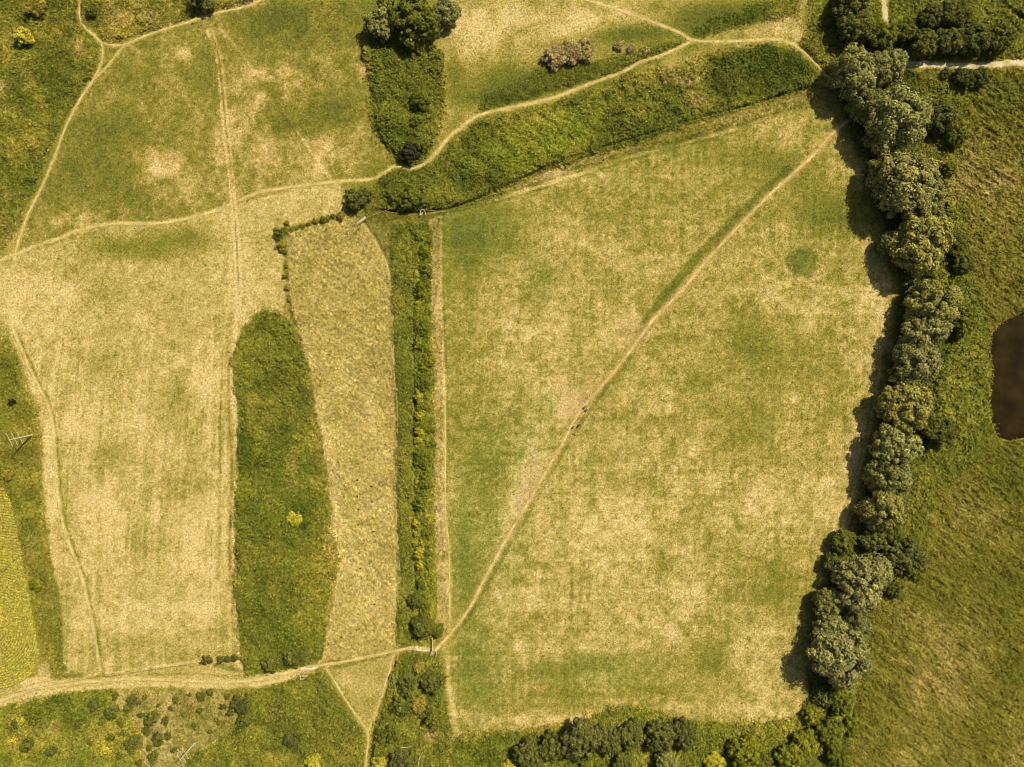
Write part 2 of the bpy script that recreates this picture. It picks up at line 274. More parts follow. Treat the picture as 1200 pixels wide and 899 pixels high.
    for x, y, rx, ry in [(560,272,50,30),(635,325,20,24),(545,640,18,100),(940,308,19,17),(600,520,50,40),(585,640,30,60),(700,780,70,20),(640,470,14,8),(560,790,30,50)]:
        cl += np.exp(-(((px - x) / rx) ** 2 + ((py - y) / ry) ** 2))
    c = c * lerp(np.ones(3), np.array((.92, 1.02, 1.10)), np.clip(cl, 0, 1)[..., None])
    return np.clip(c, .004, .8), np.clip(d, 0, 1)

def ground_z(px, py):
    x = (px - 600) * S; y = (449.5 - py) * S
    z = (fbm(x, y, 40, 4, 3) - .5) * .5 + (fbm(x, y, 6, 8, 2) - .5) * .12
    for pts, w, dep in DITCH:
        s = line_dist(pts, px, py, 14)
        z = z - dep * (1 - sstep(w * .2, w * 1.0, s)) * np.clip(.2 + 1.1 * vnoise(px, py, 18, 5), .2, 1)
    s = poly_sdf(ZN['pond'], px, py)
    z = lerp(z, -1.6, 1 - sstep(-8, 3, s))
    z = z - .45 * (1 - sstep(2, 14, np.abs(s))) * (s > 0)
    return z

# ------------------------------------------------------------------ materials
def mat_new(name):
    m = bpy.data.materials.new(name); m.use_nodes = True
    nt = m.node_tree; nt.nodes.clear()
    return m, nt, nt.nodes, nt.links
def N(ns, t, **kw):
    n = ns.new(t)
    for k, v in kw.items(): setattr(n, k, v)
    return n
def ground_material(name, speck=1.0, bump=.5):
    m, nt, ns, ls = mat_new(name)
    out = N(ns, 'ShaderNodeOutputMaterial'); bs = N(ns, 'ShaderNodeBsdfPrincipled')
    bs.inputs['Roughness'].default_value = .95; bs.inputs['Specular IOR Level'].default_value = .1
    at = N(ns, 'ShaderNodeAttribute', attribute_name='Col')
    tc = N(ns, 'ShaderNodeTexCoord')
    n1 = N(ns, 'ShaderNodeTexNoise'); n1.inputs['Scale'].default_value = 1.7; n1.inputs['Detail'].default_value = 5; n1.inputs['Roughness'].default_value = .8
    ls.new(tc.outputs['Object'], n1.inputs['Vector'])
    mr = N(ns, 'ShaderNodeMapRange'); mr.inputs[1].default_value = .34; mr.inputs[2].default_value = .66
    mr.inputs[3].default_value = 1 - .62 * speck; mr.inputs[4].default_value = 1 + .56 * speck
    ls.new(n1.outputs['Fac'], mr.inputs[0])
    mx = N(ns, 'ShaderNodeVectorMath', operation='SCALE'); ls.new(at.outputs['Color'], mx.inputs[0]); ls.new(mr.outputs[0], mx.inputs['Scale'])
    # bleached stems lying in the sward
    n2 = N(ns, 'ShaderNodeTexNoise'); n2.inputs['Scale'].default_value = 2.3; n2.inputs['Detail'].default_value = 3; n2.inputs['Roughness'].default_value = .6
    mp = N(ns, 'ShaderNodeMapping'); mp.inputs['Location'].default_value = (31, 7, 3); ls.new(tc.outputs['Object'], mp.inputs[0]); ls.new(mp.outputs[0], n2.inputs['Vector'])
    m2 = N(ns, 'ShaderNodeMapRange'); m2.inputs[1].default_value = .56; m2.inputs[2].default_value = .68; m2.inputs[3].default_value = 0; m2.inputs[4].default_value = .75 * speck
    ls.new(n2.outputs['Fac'], m2.inputs[0])
    ml = N(ns, 'ShaderNodeMath', operation='MULTIPLY'); ls.new(m2.outputs[0], ml.inputs[0]); ls.new(at.outputs['Alpha'], ml.inputs[1])
    mix = N(ns, 'ShaderNodeMix', data_type='RGBA'); mix.inputs[7].default_value = (.60, .48, .20, 1)
    ls.new(ml.outputs[0], mix.inputs[0]); ls.new(mx.outputs[0], mix.inputs[6]); ls.new(mix.outputs[2], bs.inputs['Base Color'])
    bp = N(ns, 'ShaderNodeBump'); bp.inputs['Strength'].default_value = bump; bp.inputs['Distance'].default_value = .25
    ls.new(n1.outputs['Fac'], bp.inputs['Height']); ls.new(bp.outputs[0], bs.inputs['Normal'])
    ls.new(bs.outputs[0], out.inputs[0])
    return m
def leaf_material(name, use_obj=False, trans=.22):
    m, nt, ns, ls = mat_new(name)
    out = N(ns, 'ShaderNodeOutputMaterial')
    at = N(ns, 'ShaderNodeAttribute', attribute_name='Col')
    colr = at.outputs['Color']
    tc = N(ns, 'ShaderNodeTexCoord'); nz = N(ns, 'ShaderNodeTexNoise'); nz.inputs['Scale'].default_value = 1.1; nz.inputs['Detail'].default_value = 3
    ls.new(tc.outputs['Object'], nz.inputs['Vector'])
    mr = N(ns, 'ShaderNodeMapRange'); mr.inputs[1].default_value = .3; mr.inputs[2].default_value = .7; mr.inputs[3].default_value = .8; mr.inputs[4].default_value = 1.2
    ls.new(nz.outputs['Fac'], mr.inputs[0])
    sc = N(ns, 'ShaderNodeVectorMath', operation='SCALE'); ls.new(colr, sc.inputs[0]); ls.new(mr.outputs[0], sc.inputs['Scale'])
    colr = sc.outputs[0]
    if use_obj:
        oi = N(ns, 'ShaderNodeObjectInfo'); mu = N(ns, 'ShaderNodeVectorMath', operation='MULTIPLY')
        ls.new(colr, mu.inputs[0]); ls.new(oi.outputs['Color'], mu.inputs[1]); colr = mu.outputs[0]
    df = N(ns, 'ShaderNodeBsdfDiffuse'); ls.new(colr, df.inputs[0])
    tr = N(ns, 'ShaderNodeBsdfTranslucent'); t2 = N(ns, 'ShaderNodeVectorMath', operation='MULTIPLY'); t2.inputs[1].default_value = (1.1, 1.15, .6)
    ls.new(colr, t2.inputs[0]); ls.new(t2.outputs[0], tr.inputs[0])
    mx = N(ns, 'ShaderNodeMixShader'); mx.inputs[0].default_value = trans
    ls.new(df.outputs[0], mx.inputs[1]); ls.new(tr.outputs[0], mx.inputs[2]); ls.new(mx.outputs[0], out.inputs[0])
    return m
def plain_material(name, rgb, rough=.8, var=.25, scale=6.0):
    m, nt, ns, ls = mat_new(name)
    out = N(ns, 'ShaderNodeOutputMaterial'); bs = N(ns, 'ShaderNodeBsdfPrincipled'); bs.inputs['Roughness'].default_value = rough
    bs.inputs['Specular IOR Level'].default_value = .2
    tc = N(ns, 'ShaderNodeTexCoord'); nz = N(ns, 'ShaderNodeTexNoise'); nz.inputs['Scale'].default_value = scale; nz.inputs['Detail'].default_value = 4
    ls.new(tc.outputs['Object'], nz.inputs['Vector'])
    mr = N(ns, 'ShaderNodeMapRange'); mr.inputs[1].default_value = .3; mr.inputs[2].default_value = .7; mr.inputs[3].default_value = 1 - var; mr.inputs[4].default_value = 1 + var
    ls.new(nz.outputs['Fac'], mr.inputs[0])
    sc = N(ns, 'ShaderNodeVectorMath', operation='SCALE'); sc.inputs[0].default_value = rgb; ls.new(mr.outputs[0], sc.inputs['Scale'])
    ls.new(sc.outputs[0], bs.inputs['Base Color']); ls.new(bs.outputs[0], out.inputs[0])
    return m
M_GROUND = ground_material('field_turf', .9, .55)
M_PATH = ground_material('trodden_earth', .45, .25)
M_LEAF = leaf_material('foliage')
M_TREE = leaf_material('tree_foliage', True, .2)
M_BARK = plain_material('bark', (.10, .075, .045), .9)
M_WOOD = plain_material('weathered_wood', (.52, .44, .25), .85)
M_POLE = plain_material('bleached_pole_wood', (.46, .42, .23), .8, .2)
M_GREYWOOD = plain_material('grey_wood', (.30, .25, .14), .85)
M_WIRE = plain_material('galvanised_wire', (.45, .45, .42), .5)
M_STONE = plain_material('pale_stone', (.66, .58, .46), .9, .3, 3)

# ------------------------------------------------------------------ mesh writers
def mesh_from(name, V, F, mat, fcol=None, smooth=False):
    """V n x 3, F m x 4 (or 3), fcol m x 4 -> mesh with a FACE colour 'Col'"""
    V = np.ascontiguousarray(V, np.float32); F = np.ascontiguousarray(F, np.int32)
    k = F.shape[1]; me = bpy.data.meshes.new(name)
    me.vertices.add(len(V)); me.vertices.foreach_set('co', V.ravel())
    me.loops.add(F.size); me.loops.foreach_set('vertex_index', F.ravel())
    me.polygons.add(len(F)); me.polygons.foreach_set('loop_start', np.arange(0, F.size, k, dtype=np.int32))
    me.polygons.foreach_set('loop_total', np.full(len(F), k, np.int32))
    if smooth: me.polygons.foreach_set('use_smooth', np.ones(len(F), bool))
    me.update(calc_edges=True)
    if fcol is not None:
        a = me.attributes.new('Col', 'FLOAT_COLOR', 'FACE')
        if fcol.shape[1] == 3: fcol = np.hstack([fcol, np.ones((len(fcol), 1))])
        a.data.foreach_set('color', np.ascontiguousarray(fcol, np.float32).ravel())
    me.materials.append(mat)
    return me
def vcol(me, c):
    a = me.attributes.new('Col', 'FLOAT_COLOR', 'POINT')
    a.data.foreach_set('color', np.ascontiguousarray(c, np.float32).ravel())

def cards(rs, C, Nn, a, b, spin=None):
    """quads centred at C with normals Nn, half sizes a (along) and b (across)"""
    n = len(C); Nn = Nn / (np.linalg.norm(Nn, axis=1, keepdims=True) + 1e-9)
    r = rs.normal(size=(n, 3)) if spin is None else spin
    T = r - (r * Nn).sum(1, keepdims=True) * Nn; T /= np.linalg.norm(T, axis=1, keepdims=True) + 1e-9
    B = np.cross(Nn, T)
    a = np.broadcast_to(np.asarray(a, float).reshape(-1, 1), (n, 1)); b = np.broadcast_to(np.asarray(b, float).reshape(-1, 1), (n, 1))
    V = np.stack([C - T * a - B * b * .6, C + T * a * .2 - B * b, C + T * a + B * b * .3, C - T * a * .3 + B * b], 1).reshape(-1, 3)
    F = np.arange(4 * n).reshape(-1, 4)
    return V, F

# ------------------------------------------------------------------ ground sheet
def build_ground():
    def axis(half):
        a = np.arange(-half, half + .01, .42)
        g = []; x = half; st = .6
        while x < 3200: st *= 1.38; x += st; g.append(x)
        g = np.array(g); return np.concatenate([-g[::-1], a, g])
    xs = axis(158); ys = axis(122)
    X, Y = np.meshgrid(xs, ys); X = X.ravel(); Y = Y.ravel()
    px = X / S + 600; py = 449.5 - Y / S
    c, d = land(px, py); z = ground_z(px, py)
    far = sstep(0, 60, np.maximum(np.abs(X) - 158, np.abs(Y) - 122))
    df = .35 + .5 * (fbm(X, Y, 420, 5, 3) - .5) * 2; c = lerp(c, ramp(df), far[:, None]); d = lerp(d, df, far); z = z * (1 - far)
    nx, ny = len(xs), len(ys)
    i = np.arange(nx * ny).reshape(ny, nx)
    F = np.stack([i[:-1, :-1], i[:-1, 1:], i[1:, 1:], i[1:, :-1]], -1).reshape(-1, 4)
    me = mesh_from('ground', np.stack([X, Y, z], 1), F, M_GROUND, None, True)
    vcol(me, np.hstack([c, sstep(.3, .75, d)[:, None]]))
    return tag(link(bpy.data.objects.new('ground', me)), 'dry summer meadow ground of straw and green turf', 'ground', kind='structure')
build_ground()

# ------------------------------------------------------------------ paths
def ribbon(name, pts, w, rgb, label, core=.38, var=.5):
    pts = smooth_line(pts, .9) if len(pts) < 8 else pts
    n = len(pts); rs = np.random.RandomState(len(pts))
    T = np.gradient(pts, axis=0); T /= np.linalg.norm(T, axis=1, keepdims=True) + 1e-9
    Nn = np.stack([-T[:, 1], T[:, 0]], 1)
    wid = w * (.55 + .9 * fbm(pts[:, 0], pts[:, 1], 12, 2, 3))
    wid[:3] *= (.4, .7, .9); wid[-3:] *= (.9, .7, .4)
    us = np.array([-1, -.72, -.4, 0, .4, .72, 1]) * .5
    rag = 1 + .3 * rs.normal(size=(n, 7)) * (np.abs(us) > .3)
    Q = pts[:, None, :] + Nn[:, None, :] * (us * rag)[..., None] * wid[:, None, None]
    px = Q[..., 0].ravel(); py = Q[..., 1].ravel()
    z = ground_z(px, py) + .035
    edge = np.tile(np.abs(us) * 2, n)
    z -= .045 * sstep(.8, 1, edge)
    g, d = land(px, py)
    t = 1 - sstep(core, 1.0, edge); t = t * (.62 + 1.0 * (fbm(px, py, 9, 3, 3) - .5))
    v = 1 + var * (fbm(px, py, 8, 6, 3) - .5) * 1.6
    c = lerp(g, np.array(rgb) * v[:, None], np.clip(t, 0, 1)[:, None])
    V = np.stack([wx(px), wy(py), z], 1)
    i = np.arange(n * 7).reshape(n, 7)
    F = np.stack([i[:-1, :-1], i[1:, :-1], i[1:, 1:], i[:-1, 1:]], -1).reshape(-1, 4)
    me = mesh_from(name, V, F, M_PATH, None, True)
    if me.polygons[len(me.polygons) // 2].normal.z < 0: me.flip_normals()
    vcol(me, np.hstack([c, np.full((len(c), 1), .25)]))
    return tag(link(bpy.data.objects.new(name, me)), label, 'path', kind='structure')
EARTH = (.53, .41, .165)
PL = {'main':'winding pale footpath crossing the meadow from the tree clump','northeast':'narrow earth path curving round the grassy knoll','west':'thin footpath beside the scrubby green corner',
 'westdown':'worn footpath down the edge of the straw coloured field','fork':'narrow path branching off under the top scrub','forklink':'short cut joining two narrow paths','lane':'pale trodden lane along the foot of the fields',
 'diagonal':'straight footpath running diagonally across the big field','south':'two thin paths meeting in a grassy wedge','southexit':'thin path leaving between two thickets',
 'marginline':'thin pale line along the field margin','pasture':'thin trodden line round the tussocky pasture','north':'tiny path end under the willows'}
for k, (pts, w) in P.items():
    w2 = w * (1.25 if k in ('main', 'lane', 'diagonal', 'northeast') else 1.15)
    ribbon('path', smooth_line(pts[::3], .9), w2, EARTH if k != 'pasture' else (.6, .48, .25), PL[k])
for k, (pts, w) in GRAVEL.items():
    ribbon('gravel_track', smooth_line(pts[::4], .9), w * 1.12, (.66, .54, .34), 'pale gravel track ' + ('running to the top of the tree row' if k == 'up' else 'behind the dark bushes'), .8, .2)
ribbon('gravel_path', smooth_line([(476,760),(484,760),(494,761),(503,762),(508,766)], .6), 5.5, (.74, .64, .46), 'white stony crossing beside the field gate', .8, .2)
ribbon('gravel_path', smooth_line([(352,784),(360,783),(366,782),(373,781)], .6), 5.5, (.74, .64, .46), 'white stony crossing at the end of the weed thicket', .8, .2)

# ------------------------------------------------------------------ pond
def pond():
    m, nt, ns, ls = mat_new('pond_water')
    out = N(ns, 'ShaderNodeOutputMaterial'); bs = N(ns, 'ShaderNodeBsdfPrincipled')
    bs.inputs['Base Color'].default_value = (.018, .0105, .002, 1); bs.inputs['Roughness'].default_value = .12; bs.inputs['IOR'].default_value = 1.33
    bs.inputs['Specular IOR Level'].default_value = .25
    nz = N(ns, 'ShaderNodeTexNoise'); nz.inputs['Scale'].default_value = 1.5; nz.inputs['Detail'].default_value = 4
    bp = N(ns, 'ShaderNodeBump'); bp.inputs['Strength'].default_value = .12; bp.inputs['Distance'].default_value = .1
    tc = N(ns, 'ShaderNodeTexCoord'); ls.new(tc.outputs['Object'], nz.inputs['Vector']); ls.new(nz.outputs['Fac'], bp.inputs['Height']); ls.new(bp.outputs[0], bs.inputs['Normal'])
    n3 = N(ns, 'ShaderNodeTexNoise'); n3.inputs['Scale'].default_value = .22; n3.inputs['Detail'].default_value = 6; ls.new(tc.outputs['Object'], n3.inputs['Vector'])
    cr = N(ns, 'ShaderNodeValToRGB'); cr.color_ramp.elements[0].position = .35; cr.color_ramp.elements[0].color = (.012, .008, .0015, 1); cr.color_ramp.elements[1].position = .7; cr.color_ramp.elements[1].color = (.030, .020, .0035, 1)
    ls.new(n3.outputs['Fac'], cr.inputs[0]); ls.new(cr.outputs[0], bs.inputs['Base Color'])
    ls.new(bs.outputs[0], out.inputs[0])
    bm = bmesh.new(); c = np.array(ZN['pond'], float)
    pts = smooth_line(list(c) + [c[0]], 3)[:-1]; ctr = np.array((1215, 435.0))
    vs = []
    for p in pts:
        q = ctr + (p - ctr) * 1.03
        vs.append(bm.verts.new((wx(q[0]), wy(q[1]), -.62)))
    f = bm.faces.new(vs); f.normal_update()
    if f.normal.z < 0: f.normal_flip()
    me = bpy.data.meshes.new('pond_water'); bm.to_mesh(me); bm.free(); me.materials.append(m)
    tag(link(bpy.data.objects.new('pond_water', me)), 'dark brown pond water', 'pond', kind='structure')
pond()

# ------------------------------------------------------------------ ground vegetation nobody could count
def inside(rs, poly, n_per_m2, rag=3, grow=0):
    Pp = np.array(poly, float); lo = Pp.min(0) - 4; hi = Pp.max(0) + 4
    lo = np.maximum(lo, (-45, -45)); hi = np.minimum(hi, (1300, 960))
    area = (hi[0] - lo[0]) * (hi[1] - lo[1]) * S * S
    n = int(area * n_per_m2)
    x = rs.uniform(lo[0], hi[0], n); y = rs.uniform(lo[1], hi[1], n)
    s = poly_sdf(poly, x, y) - 1.2 + (fbm(x, y, 14, 3, 4, .7) - .5) * 2.4 * rag
    keep = s < grow + rs.exponential(1.2, n)
    for pts, w in list(P.values()) + list(GRAVEL.values()):
        keep &= line_dist(pts, x, y, 10) > w * .5 + .6
    keep &= poly_sdf(ZN['pond'], x, y) > -rs.exponential(1.6, n)
    return x[keep], y[keep], s[keep]

def canopy(name, zone, label, cat, h, dens, leaf, hue=(1, 1, 1), lump=9, seed=0, blade=False, step=.5, rag=4.5, lean=.6, body=True, vary=.22):
    rs = np.random.RandomState(seed + 11)
    poly = ZN[zone]; Pp = np.array(poly, float)
    Vs, Fs, Cs, off = [], [], [], 0
    hue = np.array(hue) * (1.0 if blade and zone != 'wetland' else 1.12 if blade else 1.22)
    def mott(px, py):
        if blade: return np.repeat((1 + .3 * (fbm(px, py, 18, seed + 2, 4) - .5))[:, None], 3, 1)
        m = (fbm(px, py, 24, seed + 2, 4) - .5) * 2; k = (fbm(px, py, 60, seed + 7, 2) - .5) * 2
        return np.clip(np.stack([1 + .42 * m + .28 * k, 1 + .34 * m + .16 * k, 1 + .30 * m + .25 * k], -1), .45, 1.7)
    def height(px, py, s):
        e = .25 + .75 * sstep(-1, 5, -s)
        u, v = (px * .84 + py * .54, -px * .54 + py * .84) if blade else (px, py)
        f = fbm(u / 2.6, v, lump * .62, seed + 1, 3) if blade else fbm(px, py, lump, seed + 1, 4); g = fbm(px, py, lump * 4, seed + 5, 2)
        return h * e * np.clip(.30 + 1.3 * (f - .3) + 1.1 * (g - .5), .06, 1.7)
    if body:
        lo = np.maximum(Pp.min(0) - 4, (-45, -45)); hi = np.minimum(Pp.max(0) + 4, (1300, 960))
        st = step / S
        gx = np.arange(lo[0], hi[0], st); gy = np.arange(lo[1], hi[1], st)
        X, Y = np.meshgrid(gx, gy); sh = X.shape
        X = X.ravel() + rs.uniform(-.35, .35, X.size) * st; Y = Y.ravel() + rs.uniform(-.35, .35, Y.size) * st
        s = poly_sdf(poly, X, Y) - 1.2 + (fbm(X, Y, 14, 3, 4, .7) - .5) * 2.4 * rag
        for pts, w in list(P.values()) + list(GRAVEL.values()):
            s = np.maximum(s, w * .5 + 1.5 - line_dist(pts, X, Y, 14))
        s = np.maximum(s, -.5 - poly_sdf(ZN['pond'], X, Y))
        for pts, w, dep in DITCH[:2]:
            s = np.maximum(s, w * .8 * (fbm(X, Y, 20, 5, 2) - .25) - line_dist(pts, X, Y, 10))
        Z = ground_z(X, Y) + np.where(s < 0, height(X, Y, s), 0) * .8 - .05
        i = np.arange(X.size).reshape(sh)
        F = np.stack([i[:-1, :-1], i[:-1, 1:], i[1:, 1:], i[1:, :-1]], -1).reshape(-1, 4)[:, ::-1]
        F = F[(s[F] < 0).all(1)]
        use = np.unique(F); mp = np.full(X.size, -1); mp[use] = np.arange(len(use)); F = mp[F]
        V = np.stack([wx(X), wy(Y), Z], 1)[use]
        ctr = np.stack([X[use][F].mean(1), Y[use][F].mean(1)], 1)
        c, _ = land(ctr[:, 0], ctr[:, 1], False)
        c = c * hue * mott(ctr[:, 0], ctr[:, 1]) * (1 + vary * rs.normal(size=(len(F), 1))).clip(.35, 1.9)
        Vs.append(V); Fs.append(F); Cs.append(c); off += len(V)
    x, y, s = inside(rs, poly, dens, rag)
    hh = height(x, y, s)
    n = len(x)
    c, d = land(x, y, False)
    c = c * lerp(hue, np.ones(3), sstep(.42, .7, d)[:, None] * (0.0 if blade else 1.0)) * mott(x, y) * (1 + vary * 1.1 * rs.normal(size=(n, 1))).clip(.3, 2.1) * (1 + .05 * rs.normal(size=(n, 3)))
    z = ground_z(x, y) + hh * rs.uniform(.7, 1.05, n) + .05
    C = np.stack([wx(x), wy(y), z], 1)
    if blade:
        az = rs.normal(-.57, .55, n)            # wind has laid the stems towards the south-west
        spin = np.stack([np.cos(az), np.sin(az), rs.uniform(.2, 1.0, n)], 1)
        Nn = np.stack([-np.sin(az) * .5 + rs.normal(0, .35, n), np.cos(az) * .5 + rs.normal(0, .35, n), rs.uniform(.3, 1, n)], 1)
        V, F = cards(rs, C, Nn, leaf * rs.uniform(.8, 1.7, n), leaf * rs.uniform(.22, .5, n), spin)
    else:
        Nn = rs.normal(size=(n, 3)) * lean; Nn[:, 2] = np.abs(Nn[:, 2]) + .80
        V, F = cards(rs, C, Nn, leaf * rs.uniform(.6, 1.4, n), leaf * rs.uniform(.5, 1.1, n))
    Vs.append(V); Fs.append(F + off); Cs.append(c)
    me = mesh_from(name, np.vstack(Vs), np.vstack(Fs), M_LEAF, np.clip(np.vstack(Cs), .003, .8))
    return tag(link(bpy.data.objects.new(name, me)), label, cat, kind='stuff')

canopy('weed_foliage', 'thicket', 'long bed of bright green tall weeds between two straw fields', 'weeds', 1.6, 12, .30, (1.0, 1.02, 1), 8, 1, rag=7.5)
canopy('weed_foliage', 'ditchstrip', 'dark green strip of ditch weeds beside the tussocky pasture', 'weeds', 1.25, 12, .26, (1, 1.03, 1), 6, 2, rag=4)
canopy('weed_foliage', 'bank', 'broad green bank of nettles above the big field', 'weeds', 1.6, 11, .26, (1, 1, 1), 6, 3)
canopy('weed_foliage', 'northstrip', 'deep green weeds below the dark tree clump', 'weeds', 1.7, 11, .30, (1, 1, 1), 8, 4, rag=7)
canopy('weed_foliage', 'corner', 'rough green scrub growth west of the thin footpath', 'weeds', 1.2, 9, .28, (1, 1, 1), 8, 5)
canopy('weed_foliage', 'topwedge', 'rough green growth above the forking path', 'weeds', 1.1, 9, .26, (1, 1, 1), 7, 6)
canopy('weed_foliage', 'leftstrip', 'green weedy strip between the crop and the straw field', 'weeds', .9, 9, .24, (1, 1, 1), 7, 7)
canopy('weed_foliage', 'lowscrub', 'mixed green scrub growth below the lane', 'weeds', 1.5, 9, .30, (1, 1, 1), 8, 8)
canopy('weed_foliage', 'souththicket', 'green thicket of weeds beside the grassy wedge', 'weeds', 1.7, 9, .30, (1, 1, 1), 8, 9)
canopy('weed_foliage', 'southhedge', 'overgrown hedge bottom south of the stony crossing', 'weeds', 2.0, 9, .32, (1, 1, 1), 8, 10)
canopy('weed_foliage', 'southtall', 'tall green growth along the foot of the big field', 'weeds', 1.7, 10, .30, (1, 1, 1), 8, 11, rag=6.5)
canopy('weed_foliage', 'topright', 'green rough growth beside the gravel tracks', 'weeds', 1.4, 9, .28, (1, 1, 1), 7, 12)
canopy('weed_foliage', 'pathgreen', 'green growth beside the northern end of the willows', 'weeds', 1.2, 9, .28, (1, 1, 1), 7, 13)
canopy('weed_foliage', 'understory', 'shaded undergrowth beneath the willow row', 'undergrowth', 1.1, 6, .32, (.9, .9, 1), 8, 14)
canopy('reed_grass', 'wetland', 'wide olive brown bed of reeds and sedge round the pond', 'reeds', 1.05, 12, .30, (1, 1, 1), 6, 15, True)
canopy('weed_foliage', 'nearwet', 'bright green bramble growth between the willows and the pond', 'undergrowth', 1.7, 6, .32, (1, 1, 1), 8, 16, step=.6)
canopy('tussock_grass', 'pasture', 'straw coloured tussocks of the narrow pasture', 'grass', .58, 10, .24, (1.09, 1.09, 1.06), 5, 17, True, .45, 2)
canopy('dry_grass', 'scrubtan', 'pale dry grass between the small dark scrub bushes', 'grass', .5, 6, .24, (1, 1, 1), 5, 18, True, .5, 3)
canopy('dry_grass', 'eastmargin', 'pale uncut margin beside the hedgerow', 'grass', .3, 6, .20, (1, 1, 1), 5, 19, True, .5, 3)
canopy('dry_grass', 'wedge', 'rough grass between the footbridge and the weed strip', 'grass', .5, 8, .24, (1, 1, 1), 5, 20, True, .5, 2)

canopy('hedge_foliage', 'hedgeside', 'bright olive hedge growth along the ditch', 'undergrowth', 2.0, 12, .26, (1, 1, 1), 6, 23, rag=3.5)
canopy('weed_foliage', 'topscrub', 'ragged green weeds in the dry meadow above the curved path', 'weeds', .6, 8, .24, (1, 1, 1), 6, 25)
canopy('weed_foliage', 'brambleside', 'low green weeds around the brown bramble clump', 'weeds', .7, 9, .24, (1, 1, 1), 6, 24)
canopy('dry_grass', 'gatewedge', 'rough olive grass around the footbridge and the white gate', 'grass', .6, 9, .24, (1, 1, 1), 5, 21, True, .5, 2)
canopy('dry_grass', 'bankfoot', 'rough pale grass between the ditch and the big field', 'grass', .5, 7, .22, (1, 1, 1), 5, 22, True, .5, 3)

def short_grass(zone, label, seed, dens=2.6):
    rs = np.random.RandomState(seed); x, y, s = inside(rs, ZN[zone], dens * 1.35, 3)
    k = rs.rand(len(x)) < .35 + .9 * fbm(x, y, 7, seed, 3); x, y = x[k], y[k]; n = len(x)
    c, d = land(x, y, True)
    c = c * (1.02 + .20 * rs.normal(size=(n, 1))).clip(.55, 1.6)
    pale = rs.rand(n) < .05 + .55 * d ** 1.4
    c[pale] = lerp(c[pale], np.array((.60, .49, .20)), rs.uniform(.25, .85, (pale.sum(), 1)) * (.35 + .65 * d[pale, None]))
    C = np.stack([wx(x), wy(y), ground_z(x, y) + rs.uniform(.03, .09, n)], 1)
    Nn = rs.normal(size=(n, 3)) * .28; Nn[:, 2] = np.abs(Nn[:, 2]) + .8
    V, F = cards(rs, C, Nn, rs.uniform(.14, .34, n), rs.uniform(.06, .17, n))
    me = mesh_from('meadow_grass', V, F, M_LEAF, np.clip(c, .003, .8))
    tag(link(bpy.data.objects.new('meadow_grass', me)), label, 'grass', kind='stuff')
short_grass('field', 'short dry mown grass of the big field', 31)
short_grass('west', 'bleached short grass of the western field', 32)
short_grass('northwest', 'olive green short grass north of the winding path', 33, 3.2)
short_grass('northeast', 'mixed dry grass above the weedy bank', 34, 3.2)
short_grass('triangle', 'short grass in the wedge between two thin paths', 35)
short_grass('laneside', 'trampled grass along the lane', 36)

def crop():
    rs = np.random.RandomState(5); x, y, s = inside(rs, ZN['crop'], 46, 1.0)
    r = np.hypot((x + 8) * .95, y - 742) + (fbm(x, y, 20, 2, 2) - .5) * 1.5
    ph = (r / 3.1) % 1.0
    k = (np.abs(ph - .5) < .27) & (s < -.6); x, y = x[k], y[k]; n = len(x)
    c = np.array((.44, .39, .07)) * (1 + .16 * rs.normal(size=(n, 1))).clip(.4, 1.6) * (1 + .08 * rs.normal(size=(n, 3)))
    C = np.stack([wx(x), wy(y), ground_z(x, y) + rs.uniform(.35, .75, n)], 1)
    Nn = rs.normal(size=(n, 3)) * .45; Nn[:, 2] = np.abs(Nn[:, 2]) + .8
    V, F = cards(rs, C, Nn, rs.uniform(.22, .42, n), rs.uniform(.08, .2, n))
    me = mesh_from('crop_foliage', V, F, M_LEAF, np.clip(c, .003, .8))
    tag(link(bpy.data.objects.new('crop_foliage', me)), 'yellow green crop in curving rows at the edge', 'crop', kind='stuff')
crop()

